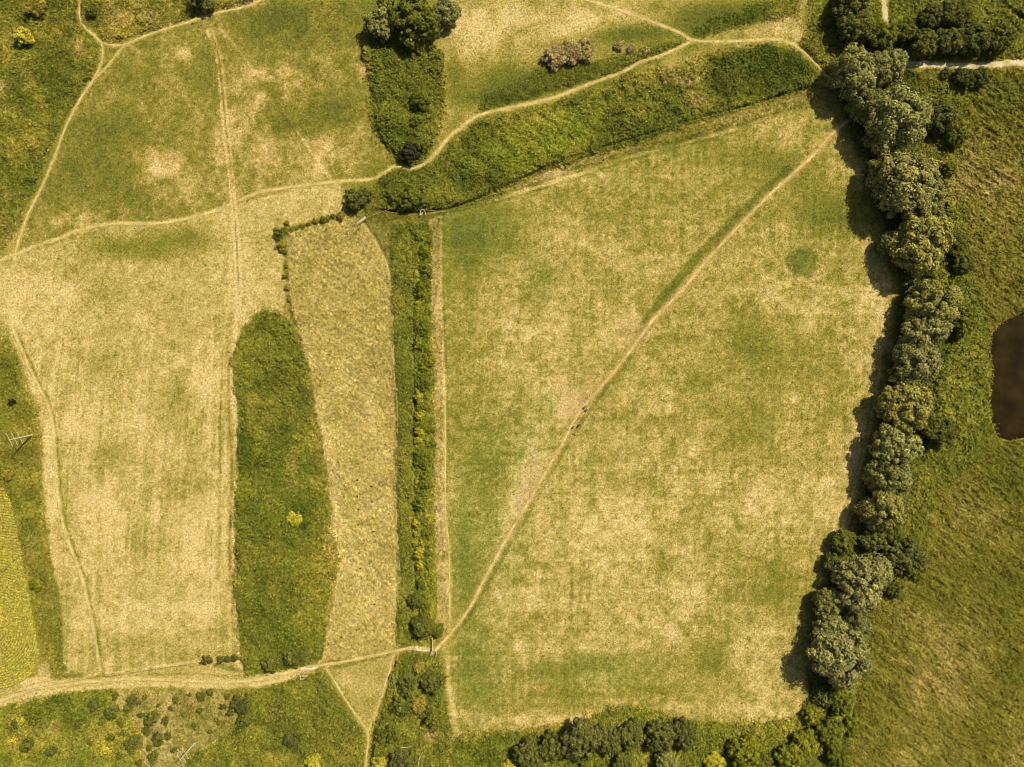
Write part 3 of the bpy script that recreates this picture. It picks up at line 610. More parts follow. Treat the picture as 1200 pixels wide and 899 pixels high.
# ------------------------------------------------------------------ trees and shrubs
def ico_dirs(n, rs):
    v = rs.normal(size=(n, 3)); return v / np.linalg.norm(v, axis=1, keepdims=True)
def crown_mesh(name, seed, R, zc, vr, nlobe, nclump, ncard, crad, leaf, dome=False):
    """leafy crown: lobes carry clumps, clumps carry leaf sprays; radius about R, middle at zc"""
    rs = np.random.RandomState(seed)
    lobes = [(np.array((0, 0, zc + vr * .12)), np.array((R * .70, R * .70, vr * .9)))]
    for i in range(nlobe):
        a = i * 2 * math.pi / max(nlobe, 1) + rs.uniform(-.5, .5); q = rs.uniform(.42, .6) * R
        rr = rs.uniform(.34, .5) * R
        lobes.append((np.array((math.cos(a) * q, math.sin(a) * q, zc + vr * rs.uniform(-.3, .25))), np.array((rr, rr, vr * rs.uniform(.5, .7)))))
    C, Nn, K = [], [], []
    per = max(1, nclump // len(lobes))
    Vs, Fs, Cs, off = [], [], [], 0
    for li, (lc, lr) in enumerate(lobes):
        m = per * (2 if li == 0 else 1)
        zlo = -.05 if dome else -.4; zz = 1 - (np.arange(m) + .5) / m * (1 - zlo); an = np.arange(m) * 2.399963 + rs.uniform(0, 6.28)
        D = np.stack([np.sqrt(1 - zz ** 2) * np.cos(an), np.sqrt(1 - zz ** 2) * np.sin(an), zz], 1) + rs.normal(size=(m, 3)) * .12; D /= np.linalg.norm(D, axis=1, keepdims=True)
        for dv in D:
            cc = lc + dv * lr * rs.uniform(.80, 1.08)
            if cc[2] < .3: cc[2] = .3
            cr = crad * rs.uniform(.5, 1.4); cc = cc + rs.normal(size=3) * crad * .25; sq = rs.uniform(.8, 1.25, 3)
            e = ico_dirs(ncard * 2, rs); e = e[(e @ (dv * .6 + np.array((0, 0, .6)))) > -.2][:ncard]
            p = cc + e * cr * sq * (rs.uniform(.7, 1.1, (len(e), 1)) + (rs.rand(len(e), 1) < .10) * .3)
            nn = e * .9 + dv * .25 + np.array((0, 0, .25)) + rs.normal(size=e.shape) * .42
            C.append(p); Nn.append(nn); K.append(np.full(len(e), rs.uniform(.82, 1.2)))
        # twiggy leafy interior of each lobe
        nu, nv = 12, 8
        th = np.linspace(0, 2 * math.pi, nu, endpoint=False); ph = np.linspace(.1, math.pi - .1, nv)
        T, Pp = np.meshgrid(th, ph); q = .62 + .16 * rs.rand(*T.shape)
        V = np.stack([np.cos(T) * np.sin(Pp) * lr[0] * q, np.sin(T) * np.sin(Pp) * lr[1] * q, np.cos(Pp) * lr[2] * q], -1).reshape(-1, 3) + lc
        if dome: V[:, 2] = np.maximum(V[:, 2], -.05)
        else: V[:, 2] = np.maximum(V[:, 2], .4)
        i = np.arange(nu * nv).reshape(nv, nu); j = np.roll(i, -1, 1)
        F = np.stack([i[:-1], i[1:], j[1:], j[:-1]], -1).reshape(-1, 4)
        Vs.append(V); Fs.append(F + off); off += len(V); Cs.append(np.tile((.8, .8, .8), (len(F), 1)))
    C = np.vstack(C); Nn = np.vstack(Nn); K = np.concatenate(K); n = len(C)
    C[:, 2] = np.maximum(C[:, 2], .08)
    V, F = cards(rs, C, Nn, leaf * rs.uniform(.6, 1.4, n), leaf * rs.uniform(.45, 1.0, n))
    Vs.append(V); Fs.append(F + off)
    k = K[:, None] * (1 + .26 * rs.normal(size=(n, 1))).clip(.45, 1.8) * (1 + .06 * rs.normal(size=(n, 3)))
    Cs.append(k)
    return mesh_from(name, np.vstack(Vs), np.vstack(Fs), M_TREE, np.vstack(Cs))
def tube(V, F, p, q, r0, r1, n=7):
    p = np.array(p, float); q = np.array(q, float); d = q - p; d /= np.linalg.norm(d)
    u = np.cross(d, (0, 0, 1) if abs(d[2]) < .9 else (1, 0, 0)); u /= np.linalg.norm(u); v = np.cross(d, u)
    b = len(V); an = np.arange(n) * 2 * math.pi / n
    for c, r in ((p, r0), (q, r1)):
        for a in an: V.append(c + (u * math.cos(a) + v * math.sin(a)) * r)
    for i in range(n): F.append((b + i, b + (i + 1) % n, b + n + (i + 1) % n, b + n + i))
    return V, F
def caps(F, b, n):
    return F
def trunk_mesh(name, seed, h, r, spread):
    rs = np.random.RandomState(seed); V, F = [], []
    pts = [np.array((0, 0, -.3)), np.array((.1 * rs.normal(), .1 * rs.normal(), h * .25)), np.array((.3 * rs.normal(), .3 * rs.normal(), h * .5))]
    tube(V, F, pts[0], pts[1], r * 1.35, r, 9); tube(V, F, pts[1], pts[2], r, r * .75, 9)
    for i in range(6):
        a = i * 1.05 + rs.uniform(-.3, .3); st = pts[2] * rs.uniform(.75, 1.0)
        m = st + np.array((math.cos(a) * spread * .4, math.sin(a) * spread * .4, h * .22)); e = st + np.array((math.cos(a) * spread * .85, math.sin(a) * spread * .85, h * rs.uniform(.3, .5)))
        tube(V, F, st, m, r * .5, r * .3, 6); tube(V, F, m, e, r * .3, r * .08, 6)
    return mesh_from(name, np.array(V), np.array(F), M_BARK, None, True)
# crown families, built at radius R metres
FAM = {}
FAM['willow'] = dict(R=7.5, zc=5.0, crowns=[crown_mesh('crown', 200 + i, 7.5, 5.0, 5.0, 6 + i % 3, 135, 125, 1.15, .30) for i in range(6)], trunk=[trunk_mesh('trunk', 230 + i, 9, .5, 5) for i in range(2)])
FAM['broad'] = dict(R=5.0, zc=3.2, crowns=[crown_mesh('crown', 260 + i, 5.0, 3.2, 3.0, 4 + i % 3, 90, 90, .80, .27) for i in range(5)], trunk=[trunk_mesh('trunk', 290 + i, 5.5, .3, 3.2) for i in range(2)])
FAM['shrub'] = dict(R=2.5, zc=1.1, crowns=[crown_mesh('crown', 320 + i, 2.5, 1.1, 1.4, 3 + i % 3, 34, 48, .50, .20, True) for i in range(5)], trunk=[trunk_mesh('trunk', 350 + i, 2.2, .1, 1.5) for i in range(2)])
FAM['small'] = dict(R=1.2, zc=.6, crowns=[crown_mesh('crown', 380 + i, 1.2, .6, .75, 2 + i % 2, 16, 26, .32, .14, True) for i in range(4)], trunk=[trunk_mesh('trunk', 390 + i, 1.1, .05, .7) for i in range(1)])
TINT = dict(willow=(.300,.284,.084), willowy=(.325,.298,.070), willowd=(.235,.230,.064), dark=(.128,.130,.030), deep=(.135,.142,.026), green=(.150,.158,.020), olive=(.170,.188,.022), lime=(.220,.226,.020), yellow=(.44,.385,.040), ochre=(.31,.25,.040), brown=(.34,.265,.105), grey=(.19,.19,.085), black=(.055,.048,.022))
NT = [0]
def plant(name, fam, x, y, r, tint, label, cat='tree', group=None, sx=1.0, rot=None, zs=1.0):
    """x, y, r: the crown's outline on the photograph; the base is found under it, allowing for the crown's height"""
    f = FAM[fam]; NT[0] += 1; i = NT[0]
    k = r * S / f['R'] * 1.0
    zc = f['zc'] * k * zs * 1.1
    bx = 600 + (x - 600) * (H - zc) / H; by = 449.5 + (y - 449.5) * (H - zc) / H
    k *= (H - zc) / H
    z = float(ground_z(np.array([bx]), np.array([by]))[0])
    o = empty(name, (wx(bx), wy(by), z), random.uniform(0, 6.28) if rot is None else rot)
    o.scale = (k * sx, k, k * zs)
    tag(o, label, cat, group)
    me = f['crowns'][i % len(f['crowns'])]
    c = bpy.data.objects.new('crown', me); link(c, o)
    t = np.array(TINT[tint]) * (random.uniform(.9, 1.1) * np.array([random.uniform(.97, 1.03), 1, random.uniform(.9, 1.1)])); c.color = (*t, 1)
    if fam in ('willow', 'broad', 'shrub'):
        link(bpy.data.objects.new('trunk', f['trunk'][i % len(f['trunk'])]), o)
    return o

W = 'willows of the long row'
for x, y, r, tn, lb in [
 (1002,86,28,'willow','grey green willow with a lumpy crown where the diagonal footpath ends'),
 (1038,80,22,'willow','smaller rounded willow touching the gravel track behind the dark bushes'),
 (1016,122,19,'willowd','low shaded willow bough crown squeezed between two big willows near the diagonal path'),
 (1055,138,36,'willow','broad pale willow beside the dark round bush with a black shadow'),
 (1034,164,18,'willowd','small dark willow crown on the field side of the broad pale willow'),
 (1062,214,38,'willow','largest pale willow of the row, opposite the brown sedge patch'),
 (1086,235,20,'willow','narrow willow crown bulging toward the reeds from the largest willow'),
 (1080,284,34,'willowy','round yellowish willow level with the dark green ring in the field'),
 (1042,285,13,'willowd','little dark willow on the field side of the round yellowish willow'),
 (1094,355,28,'willowy','willow crown directly across the reeds from the upper shore of the pond'),
 (1083,388,26,'willow','willow above the compact round one, shading a notch in the field edge'),
 (1073,426,27,'willowd','compact round olive willow level with the middle of the pond'),
 (1063,476,30,'willowy','yellow tipped willow beside the dark shrub south of the pond level'),
 (1048,522,27,'willow','willow of many small tufts in the double crown below the yellow tipped one'),
 (1043,560,24,'willowd','lower half of the double willow crown with the wide black shadow'),
 (1033,597,24,'willowy','pale feathery willow just above the gap filled by green shrubs'),
 (1010,684,30,'willow','spreading willow with a deep dark hollow beside the green gap shrubs'),
 (1028,668,18,'willow','pale willow crown between the spreading willow and the dark round bush'),
 (972,707,17,'willowd','small grey willow on the field corner next to the spreading willow'),
 (972,733,18,'willow','small pale willow directly above the last big round willow'),
 (1004,738,18,'willowd','dull brownish willow crown behind the small pale willow'),
 (985,772,34,'willow','big round willow ending the row above the yellowish scrub'),
]: plant('willow_tree', 'willow', x, y, r * 1.04, tn, lb, 'tree', W, zs=1.15 - (r - 26) * .012)
for fam, nm, x, y, r, tn, lb, cat in [
 ('broad','round_tree',999,2,22,'dark','dark round tree cut by the top edge beside the gravel track','tree'),
 ('broad','round_tree',1002,32,22,'deep','glossy dark green round tree above the first grey willow','tree'),
 ('broad','broad_bush',1036,42,17,'green','mid green bush covering the end of the short gravel track','bush'),
 ('broad','broad_bush',1062,36,14,'green','light green bush between the gravel track end and the dark bushes','bush'),
 ('broad','broad_bush',1092,20,15,'dark','small dark bush, uppermost of the clump by the gravel track','bush'),
 ('broad','broad_bush',1120,16,18,'deep','dark green bush next to the uppermost small one of the clump','bush'),
 ('broad','broad_bush',1082,50,17,'deep','round green bush at the willow end of the clump over the gravel track','bush'),
 ('broad','broad_bush',1112,48,17,'deep','dense bush in the middle of the clump over the gravel track','bush'),
 ('broad','broad_bush',1142,45,20,'dark','large dark bush second from the bright end of the gravel track','bush'),
 ('broad','broad_bush',1171,45,18,'deep','round bush nearest the bright end of the gravel track','bush'),
 ('broad','broad_bush',1130,91,12,'dark','dark bush below the gravel track casting a long black shadow','bush'),
 ('broad','broad_bush',1150,90,11,'deep','smaller green bush below the gravel track at the clump end','bush'),
 ('shrub','shrub',1108,87,7,'deep','low shrub at the gravel track edge nearest the willows','bush'),
 ('broad','round_tree',1103,138,20,'dark','dark tree behind the broad pale willow','tree'),
 ('broad','round_tree',1120,160,14,'deep','deep green bush throwing a black shadow into the sedge','bush'),
 ('shrub','shrub',1112,198,10,'green','low shrub with a brown hollow beside the largest willow','bush'),
 ('broad','broad_bush',1099,328,13,'lime','bright yellow green bush wedged between two willows above the pond level','bush'),
 ('broad','broad_bush',1117,285,15,'deep','dark green bush on the reed side of the round yellowish willow','bush'),
 ('broad','broad_bush',1128,308,13,'deep','bush beside a small dark hollow at the reed edge','bush'),
 ('broad','broad_bush',1128,375,18,'green','soft green bush between the willow row and the pond','bush'),
 ('broad','broad_bush',1100,503,19,'deep','lone dark bush with its shadow beside the yellow tipped willow','bush'),
 ('broad','round_tree',1061,655,24,'dark','dark round tree standing out into the reeds at the row gap','tree'),
 ('shrub','shrub',1075,670,10,'lime','bright yellow green shrub leaning on the dark round tree','bush'),
 ('broad','broad_bush',988,636,15,'green','light green bush at the field edge of the row gap','bush'),
 ('broad','broad_bush',1022,632,16,'deep','mid green bush in the middle of the row gap','bush'),
 ('broad','broad_bush',1045,625,13,'green','bright green bush below the pale feathery willow','bush'),
 ('broad','broad_bush',977,660,13,'deep','shaded bush between the field edge and the spreading willow','bush'),
 ('broad','broad_bush',1048,690,11,'deep','small bush tucked between spreading willow and reeds','bush'),
 ('shrub','shrub',965,818,13,'deep','dark shrub just below the last big willow','bush'),
 ('broad','broad_bush',985,822,16,'green','green bush between the last big willow and the yellow scrub','bush'),
 ('shrub','shrub',952,838,12,'lime','lime shrub at the lower corner of the big field','bush'),
 ('broad','broad_bush',972,855,17,'green','olive bush in the scrub south of the last big willow','bush'),
 ('shrub','shrub',998,850,12,'lime','pale lime shrub at the reed edge south of the row','bush'),
 ('broad','broad_bush',945,872,16,'lime','yellow green bush beside a dark gap in the bottom scrub','bush'),
 ('broad','broad_bush',982,886,15,'green','green bush on the bottom edge beside the reeds','bush'),
 ('broad','broad_bush',925,886,15,'lime','yellowish bush on the bottom edge below the field corner','bush'),
 ('broad','round_tree',447,24,21,'willowd','pale grey green tree at the west side of the top tree clump','tree'),
 ('broad','round_tree',484,22,29,'green','large rounded green tree in the middle of the top tree clump','tree'),
 ('broad','round_tree',524,14,17,'willowd','pale tree at the east side of the top tree clump','tree'),
 ('shrub','shrub',453,2,11,'lime','yellow green shrub on the top edge beside the tree clump','bush'),
 ('shrub','shrub',491,52,10,'ochre','small ochre shrub under the large green tree','bush'),
 ('shrub','shrub',492,118,12,'green','green shrub in the upper part of the deep green weed strip','bush'),
 ('shrub','shrub',488,142,8,'green','small green shrub midway down the deep green weed strip','bush'),
 ('shrub','shrub',494,170,9,'green','light shrub beside the near black bush at the path bend','bush'),
 ('shrub','shrub',479,180,13,'black','near black bush at the bend of the winding path','bush'),
 ('shrub','shrub',417,234,14,'deep','round dark bush beside the grey footbridge','bush'),
 ('shrub','shrub',428,227,9,'deep','small bush behind the round dark bush by the footbridge','bush'),
 ('shrub','shrub',480,233,15,'green','bright bush west of the white kissing gate','bush'),
 ('shrub','shrub',496,236,9,'green','small bush just above the white kissing gate','bush'),
 ('shrub','shrub',462,232,9,'deep','low dark bush between footbridge and the bright bush','bush'),
 ('shrub','round_bush',27,42,12,'yellow','round yellow bush alone in the scrubby corner','bush'),
 ('shrub','shrub',43,8,13,'ochre','ochre bush on the top edge above the round yellow bush','bush'),
 ('shrub','shrub',112,6,8,'lime','lime shrub on the top edge beside the thin path','bush'),
 ('shrub','shrub',107,14,8,'dark','small dark shrub beside the thin path at the top','bush'),
 ('shrub','shrub',237,-2,17,'dark','dark bush on the top edge above the forking path','bush'),
 ('shrub','bramble_bush',650,66,15,'brown','west end of the brown bramble clump in dry grass','bush'),
 ('shrub','bramble_bush',667,62,16,'brown','middle hump of the brown bramble clump in dry grass','bush'),
 ('shrub','bramble_bush',684,58,14,'brown','east end of the brown bramble clump in dry grass','bush'),
 ('small','bramble_bush',725,54,6,'brown','small brown bramble nearest the large bramble clump','bush'),
 ('small','bramble_bush',740,57,6,'brown','small brown bramble beside the winding path, second from the clump','bush'),
 ('small','bramble_bush',757,59,5,'brown','tiny brown bramble nearest the path junction','bush'),
 ('shrub','round_bush',346,608,9.5,'yellow','single yellow bush in the long bed of tall weeds','bush'),
 ('shrub','shrub',317,778,11,'deep','round green bush at the foot of the long weed bed','bush'),
 ('shrub','shrub',342,771,11,'deep','low green bush beside the white stony crossing at the weed bed','bush'),
 ('shrub','shrub',354,768,8,'deep','small bush nearest the stony crossing at the weed bed','bush'),
 ('small','shrub',242,773,7,'dark','small dark bush at the corner of the western field','bush'),
 ('small','shrub',259,773,5,'deep','first of the low bushes lining the western field corner','bush'),
 ('small','shrub',267,772,5,'deep','middle low bush lining the western field corner','bush'),
 ('small','shrub',275,771,5,'deep','low bush touching the long weed bed at the field corner','bush'),
 ('small','shrub',14,471,5,'black','tiny dark bush above the pole beside the western field','bush'),
 ('shrub','shrub',10,556,8,'ochre','yellowish bush with a black shadow at the crop corner','bush'),
 ('shrub','shrub',42,685,8,'lime','lime bush between the crop and the weedy strip','bush'),
 ('broad','round_tree',487,704,10,'deep','dark tree with a wedge of black shadow in the hedgerow','tree'),
 ('broad','round_tree',496,734,14,'deep','largest hedgerow tree, just above the stony gate crossing','tree'),
 ('broad','broad_bush',512,738,9,'green','green bush beside the field gate at the hedgerow end','bush'),
 ('shrub','shrub',492,782,9,'ochre','ochre bush just south of the stony gate crossing','bush'),
 ('shrub','shrub',477,802,14,'deep','dark bush west of the ochre one in the southern hedge','bush'),
 ('shrub','shrub',505,800,14,'deep','green bush east of the ochre one in the southern hedge','bush'),
 ('shrub','shrub',470,828,14,'deep','dense bush halfway down the southern hedge beside the thin path','bush'),
 ('shrub','shrub',508,838,14,'green','bright bush halfway down the southern hedge on the field side','bush'),
 ('shrub','shrub',490,826,11,'ochre','yellowish bush in the middle of the southern hedge','bush'),
 ('shrub','shrub',456,858,14,'green','green bush above the pale fallen branch by the thin path','bush'),
 ('shrub','shrub',470,890,14,'dark','dark bush below the pale fallen branch','bush'),
 ('shrub','shrub',445,894,10,'yellow','yellow bush on the bottom edge by the thin path','bush'),
 ('shrub','shrub',366,893,10,'yellow','bright yellow bush on the bottom edge in the green thicket','bush'),
 ('shrub','shrub',341,868,9,'dark','dark hollow bush within the green thicket','bush'),
 ('shrub','shrub',284,824,12,'dark','dark bush where the dry scrub meets the green thicket','bush'),
 ('shrub','shrub',288,842,11,'deep','bush below the dark one at the dry scrub edge','bush'),
 ('broad','round_tree',618,885,18,'dark','westernmost dark tree of the bottom wood','tree'),
 ('broad','round_tree',648,876,18,'deep','dark tree second from the west in the bottom wood','tree'),
 ('broad','round_tree',680,868,24,'dark','broad dark tree of the bottom wood below the bright weeds','tree'),
 ('broad','round_tree',711,868,18,'dark','dark tree between the broad one and the narrow gap','tree'),
 ('broad','round_tree',740,862,17,'deep','dark tree beside the narrow black gap in the bottom wood','tree'),
 ('broad','round_tree',775,862,19,'dark','dark tree nearest the field in the eastern half of the bottom wood','tree'),
 ('broad','round_tree',800,860,18,'dark','easternmost dark tree of the bottom wood','tree'),
 ('broad','broad_bush',730,894,13,'deep','small tree crown on the bottom edge under the black gap','tree'),
 ('broad','broad_bush',780,893,15,'willowd','grey green tree on the bottom edge','tree'),
 ('broad','broad_bush',838,894,12,'yellow','bright yellow bush on the bottom edge east of the grey green tree','bush'),
 ('broad','broad_bush',872,882,20,'lime','large lime yellow bush on the bottom edge','bush'),
 ('broad','broad_bush',893,893,12,'green','green bush between the large lime one and the yellowish one','bush'),
 ('shrub','shrub',596,898,10,'yellow','yellow bush on the bottom edge beside the westernmost dark tree','bush'),
 ('shrub','shrub',688,898,9,'lime','lime bush on the bottom edge under the broad dark tree','bush'),
]: plant(nm, fam, x, y, r, tn, lb, cat, zs=.65 if nm == 'bramble_bush' else 1.0)

# hedgerow shrubs beside the ditch
rs = np.random.RandomState(77)
for x, y, r, tn, lb in [
 (493,336,7,'lime','lime hedgerow shrub nearest the white kissing gate'),(494,345,6,'lime','lime hedgerow shrub just below the first one'),
 (491,465,6,'yellow','yellow hedgerow shrub in the upper half of the hedgerow'),(491,487,6,'yellow','pale yellow round hedgerow shrub standing apart from the next'),
 (491,506,6,'yellow','yellow hedgerow shrub, upper of a close pair'),(490,516,5,'yellow','yellow hedgerow shrub, lower of a close pair'),
 (488,612,6,'yellow','bright yellow hedgerow shrub, first of three leaning over the ditch'),(488,624,5,'yellow','bright yellow hedgerow shrub, second of three leaning over the ditch'),
 (488,636,5,'yellow','bright yellow hedgerow shrub, last of three leaning over the ditch'),(492,648,7,'yellow','brightest and largest yellow shrub of the hedgerow'),(493,662,6,'yellow','yellow shrub below the brightest one of the hedgerow')]:
    plant('hedge_shrub', 'shrub', x, y, r, tn, lb, 'bush', 'hedgerow shrubs along the ditch', zs=1.5)
for y in np.arange(282, 735, 7.2):
    x = 491 + 9 * rs.rand() + (3 if y < 440 else 0); y2 = y + rs.uniform(-4, 4)
    if rs.rand() < .15: continue
    if 458 < y2 < 470 or 482 < y2 < 491 or 502 < y2 < 520 or 608 < y2 < 668: x += 7
    plant('hedge_shrub', 'shrub', x, y2, rs.uniform(4, 9), rs.choice(['green', 'olive', 'olive', 'lime']), 'olive green shrub in the straight hedgerow beside the pale field margin', 'bush', 'green hedgerow shrubs', zs=1.1)
# little bushes dotted over the dry scrub
for x, y, r, tn in [(135,815,5,'dark'),(155,821,6,'deep'),(150,829,6,'dark'),(170,817,4,'dark'),(162,824,4,'dark'),(236,816,5,'dark'),(246,811,4,'dark'),(267,816,4,'dark'),(261,828,5,'dark'),(270,835,4,'dark'),
 (234,832,4,'dark'),(178,841,8,'dark'),(194,845,5,'deep'),(172,855,6,'dark'),(186,866,9,'dark'),(197,862,6,'dark'),(129,864,5,'dark'),(180,887,6,'dark'),(246,857,3,'dark'),(92,850,6,'dark'),(110,824,8,'dark'),
 (155,872,9,'dark'),(175,876,5,'deep'),(130,836,9,'dark'),(141,846,6,'deep'),(40,836,10,'dark'),(32,873,8,'dark'),(206,820,4,'deep'),(214,838,3,'dark'),(222,814,3,'dark'),(228,850,3,'deep'),(256,846,3,'dark'),(205,878,4,'dark'),(146,858,5,'dark'),(120,845,6,'deep'),(60,826,7,'deep'),(78,838,5,'dark'),(20,848,7,'deep'),(165,838,4,'dark'),(200,830,3,'dark'),(186,826,3,'deep'),(163,893,5,'dark'),(60,880,6,'deep'),(140,885,6,'deep'),(105,870,5,'dark')]:
    plant('scrub_bush', 'small', x, y, r * random.uniform(.8, 1.15), random.choice([tn, 'deep', 'green']), 'small dark green bush dotted over the dry scrub below the lane', 'bush', 'little bushes on the dry scrub')
for x, y, r, lb in [(25,846,6,'small yellow bush nearest the lane in the low scrub'),(14,868,6,'small yellow bush low in the scrub near the picture edge'),(121,880,7,'bright yellow bush below the dark scrub bushes'),(30,885,5,'small ochre bush in the bottom scrub')]:
    plant('scrub_bush', 'small', x, y, r, 'yellow', lb, 'bush')
# rows of dark saplings in the pasture
for x, y in [(397,542),(398,559),(419,563),(435,570),(419,582),(436,588),(420,597),(437,607),(420,615),(438,623),(421,648),(422,666),(422,685),(439,708),(437,729),(421,737),(400,747),(411,742)]:
    plant('sapling', 'small', x, y, 1.3, 'black', 'tiny dark sapling standing in the tussocky straw coloured pasture', 'sapling', 'saplings in the pasture')
# overgrown fence line at the pasture's corner
for x, y, r in [(334,263,4),(342,268,5),(352,265,4),(362,262,4),(372,259,4),(382,256,4),(392,253,4),(402,251,4),(325,272,6),(328,280,6),(332,288,5),(334,298,4),(334,310,4),(336,322,3.5),(338,336,3.5),(340,350,3.5),(347,266,4),(357,264,5),(367,260,4),(377,258,5),(387,254,3.5),(397,252,5),(333,268,4),(330,284,5),(332,293,4)]:
    x += random.uniform(-2.5, 2.5); y += random.uniform(-2, 2)
    plant('fence_shrub', 'small', x, y, r * random.uniform(.6, 1.15), random.choice(['green', 'ochre', 'lime']) if r < 5.5 else 'deep', 'low shrub grown along the corner fence line of the tussocky pasture', 'bush', 'shrubs on the pasture fence line')

# ------------------------------------------------------------------ woodwork
def box(bm, c, sz, rz=0, ry=0):
    m = Matrix.Translation(c) @ Matrix.Rotation(rz, 4, 'Z') @ Matrix.Rotation(ry, 4, 'Y') @ Matrix.Diagonal((*sz, 1))
    bmesh.ops.create_cube(bm, size=1, matrix=m)
def bm_obj(name, bm, mat, parent):
    bmesh.ops.bevel(bm, geom=bm.edges[:], offset=.008, segments=1, affect='EDGES')
    me = bpy.data.meshes.new(name); bm.to_mesh(me); bm.free(); me.materials.append(mat)
    return link(bpy.data.objects.new(name, me), parent)
def rod(name, p, q, r0, r1, mat, parent, n=10):
    V, F = [], []; tube(V, F, p, q, r0, r1, n)
    V = [np.array(v) for v in V]; b = len(V); V += [np.array(p, float), np.array(q, float)]
    F3 = [f for f in F]
    me = bpy.data.meshes.new(name)
    fs = [tuple(f) for f in F3] + [(b, (i + 1) % n, i) for i in range(n)] + [(b + 1, n + i, n + (i + 1) % n) for i in range(n)]
    me.from_pydata([tuple(v) for v in V], [], fs); me.update(); me.materials.append(mat)
    return link(bpy.data.objects.new(name, me), parent)
def gz(x, y): return float(ground_z(np.array([float(x)]), np.array([float(y)]))[0])

def utility_pole(bx, by, top, arms, adir, label):
    o = tag(empty('utility_pole', (wx(bx), wy(by), gz(bx, by))), label, 'pole', 'telegraph poles')
    t = np.array(top); rod('pole', (0, 0, -.5), t, .24, .13, M_POLE, o, 12)
    a = np.array((adir[0], adir[1], 0.0)); a /= np.linalg.norm(a)
    for fz, half in arms:
        c = t * fz
        arm = rod('crossarm', c - a * half, c + a * half, .06, .06, M_POLE, o, 8)
        for sgn in (-1, 1):
            p = c + a * half * .88 * sgn
            rod('insulator', p + np.array((0, 0, .06)), p + np.array((0, 0, .30)), .07, .05, M_WIRE, arm, 8)
utility_pole(38.5, 509.5, (-.35, -.75, 9.0), [(.985, 2.0), (.78, 1.85), (.56, 1.8)], (.45, -.89), 'bleached wooden pole with three crossarms on the weedy strip by the western field')
utility_pole(228, 871, (.1, .1, 9.0), [(.985, 1.75), (.80, 1.7), (.62, 1.6)], (.5, -.86), 'bleached wooden pole with three crossarms at the edge of the dry scrub')

def fence(name, pts, label, spacing=2.6, rails=(.95,), hgt=1.15, mat=M_WOOD):
    pts = np.array(pts, float); o = None
    q = smooth_line(pts, .5) if len(pts) > 2 else np.stack([np.linspace(pts[0, i], pts[1, i], 60) for i in (0, 1)], 1)
    seg = np.concatenate([[0], np.cumsum(np.linalg.norm(np.diff(q, axis=0), axis=1) * S)])
    n = max(2, int(seg[-1] / spacing) + 1); t = np.linspace(0, seg[-1], n)
    X = np.interp(t, seg, q[:, 0]); Y = np.interp(t, seg, q[:, 1])
    o = tag(empty(name, (wx(X[0]), wy(Y[0]), gz(X[0], Y[0]))), label, 'fence')
    base = np.array(o.location); tops = []
    for x, y in zip(X, Y):
        p = np.array((wx(x), wy(y), gz(x, y))) - base; tops.append(p)
        rod('post', p + np.array((0, 0, -.3)), p + np.array((0, 0, hgt)), .055, .05, mat, o, 8)
    V, F = [], []
    for h in rails:
        for a, b in zip(tops[:-1], tops[1:]): tube(V, F, a + np.array((0, 0, h)), b + np.array((0, 0, h)), .03, .03, 6)
    me = mesh_from('rail', np.array(V), np.array(F), mat); link(bpy.data.objects.new('rail', me), o)
fence('field_fence', [(338,289),(365,281),(395,271),(420,262)], 'thin pale fence across the top of the tussocky pasture')
fence('field_fence', [(429,257),(445,250),(464,243)], 'short pale fence running up from the grey footbridge')
fence('field_fence', [(126,791),(170,784),(210,778),(236,774)], 'low pale fence between the western field and the lane')
fence('field_fence', [(10,812),(45,804),(80,798),(112,792)], 'low pale fence below the crop beside the lane')
fence('field_fence', [(502,247),(512,246),(522,249)], 'short grey fence beside the white kissing gate')
fence('field_fence', [(358,767),(360,772)], 'short broken fence above the stony crossing at the weed bed')
fence('field_fence', [(357,792),(356,786)], 'short rail fence below the stony crossing at the weed bed')

def field_gate(x, y, L, rz, label):
    o = tag(empty('field_gate', (wx(x), wy(y), gz(x, y)), rz), label, 'gate')
    for s in (-1, 1): rod('gate_post', (s * (L / 2 + .12), 0, -.3), (s * (L / 2 + .12), 0, 1.45), .13, .12, M_WOOD, o)
    bm = bmesh.new()
    for z in (.3, .52, .74, .96, 1.2): box(bm, (0, 0, z), (L, .06, .09))
    for xx in (-L / 2 + .05, L / 2 - .05): box(bm, (xx, .001, .75), (.09, .075, 1.05))
    box(bm, (0, .045, .75), (math.hypot(L - .2, .85), .03, .07), 0, math.atan2(.85, L - .2))
    bm_obj('gate_leaf', bm, M_WOOD, o)
field_gate(507, 753.5, 3.1, math.pi / 2 + .03, 'pale wooden field gate at the start of the diagonal path')
def kissing_gate(x, y, rz, label, mat):
    o = tag(empty('kissing_gate', (wx(x), wy(y), gz(x, y)), rz), label, 'gate')
    for px_, py_ in ((-.8, 0), (.8, 0), (-.6, 1.2), (.6, 1.2), (0, 1.7)): rod('post', (px_, py_, -.3), (px_, py_, 1.3), .10, .09, mat, o, 8)
    bm = bmesh.new()
    for z in (.4, .8, 1.15):
        for (ax, ay), (bx, by) in (((-.8, 0), (-.6, 1.2)), ((-.6, 1.2), (0, 1.7)), ((0, 1.7), (.6, 1.2)), ((.6, 1.2), (.8, 0))):
            L = math.hypot(bx - ax, by - ay); box(bm, ((ax + bx) / 2, (ay + by) / 2, z), (L, .07, .10), math.atan2(by - ay, bx - ax))
    bm_obj('hoop_rail', bm, mat, o)
    bm = bmesh.new()
    for z in (.3, .6, .9, 1.2): box(bm, (-.22, .45, z), (1.1, .05, .08), .9)
    bm_obj('gate_leaf', bm, mat, o)
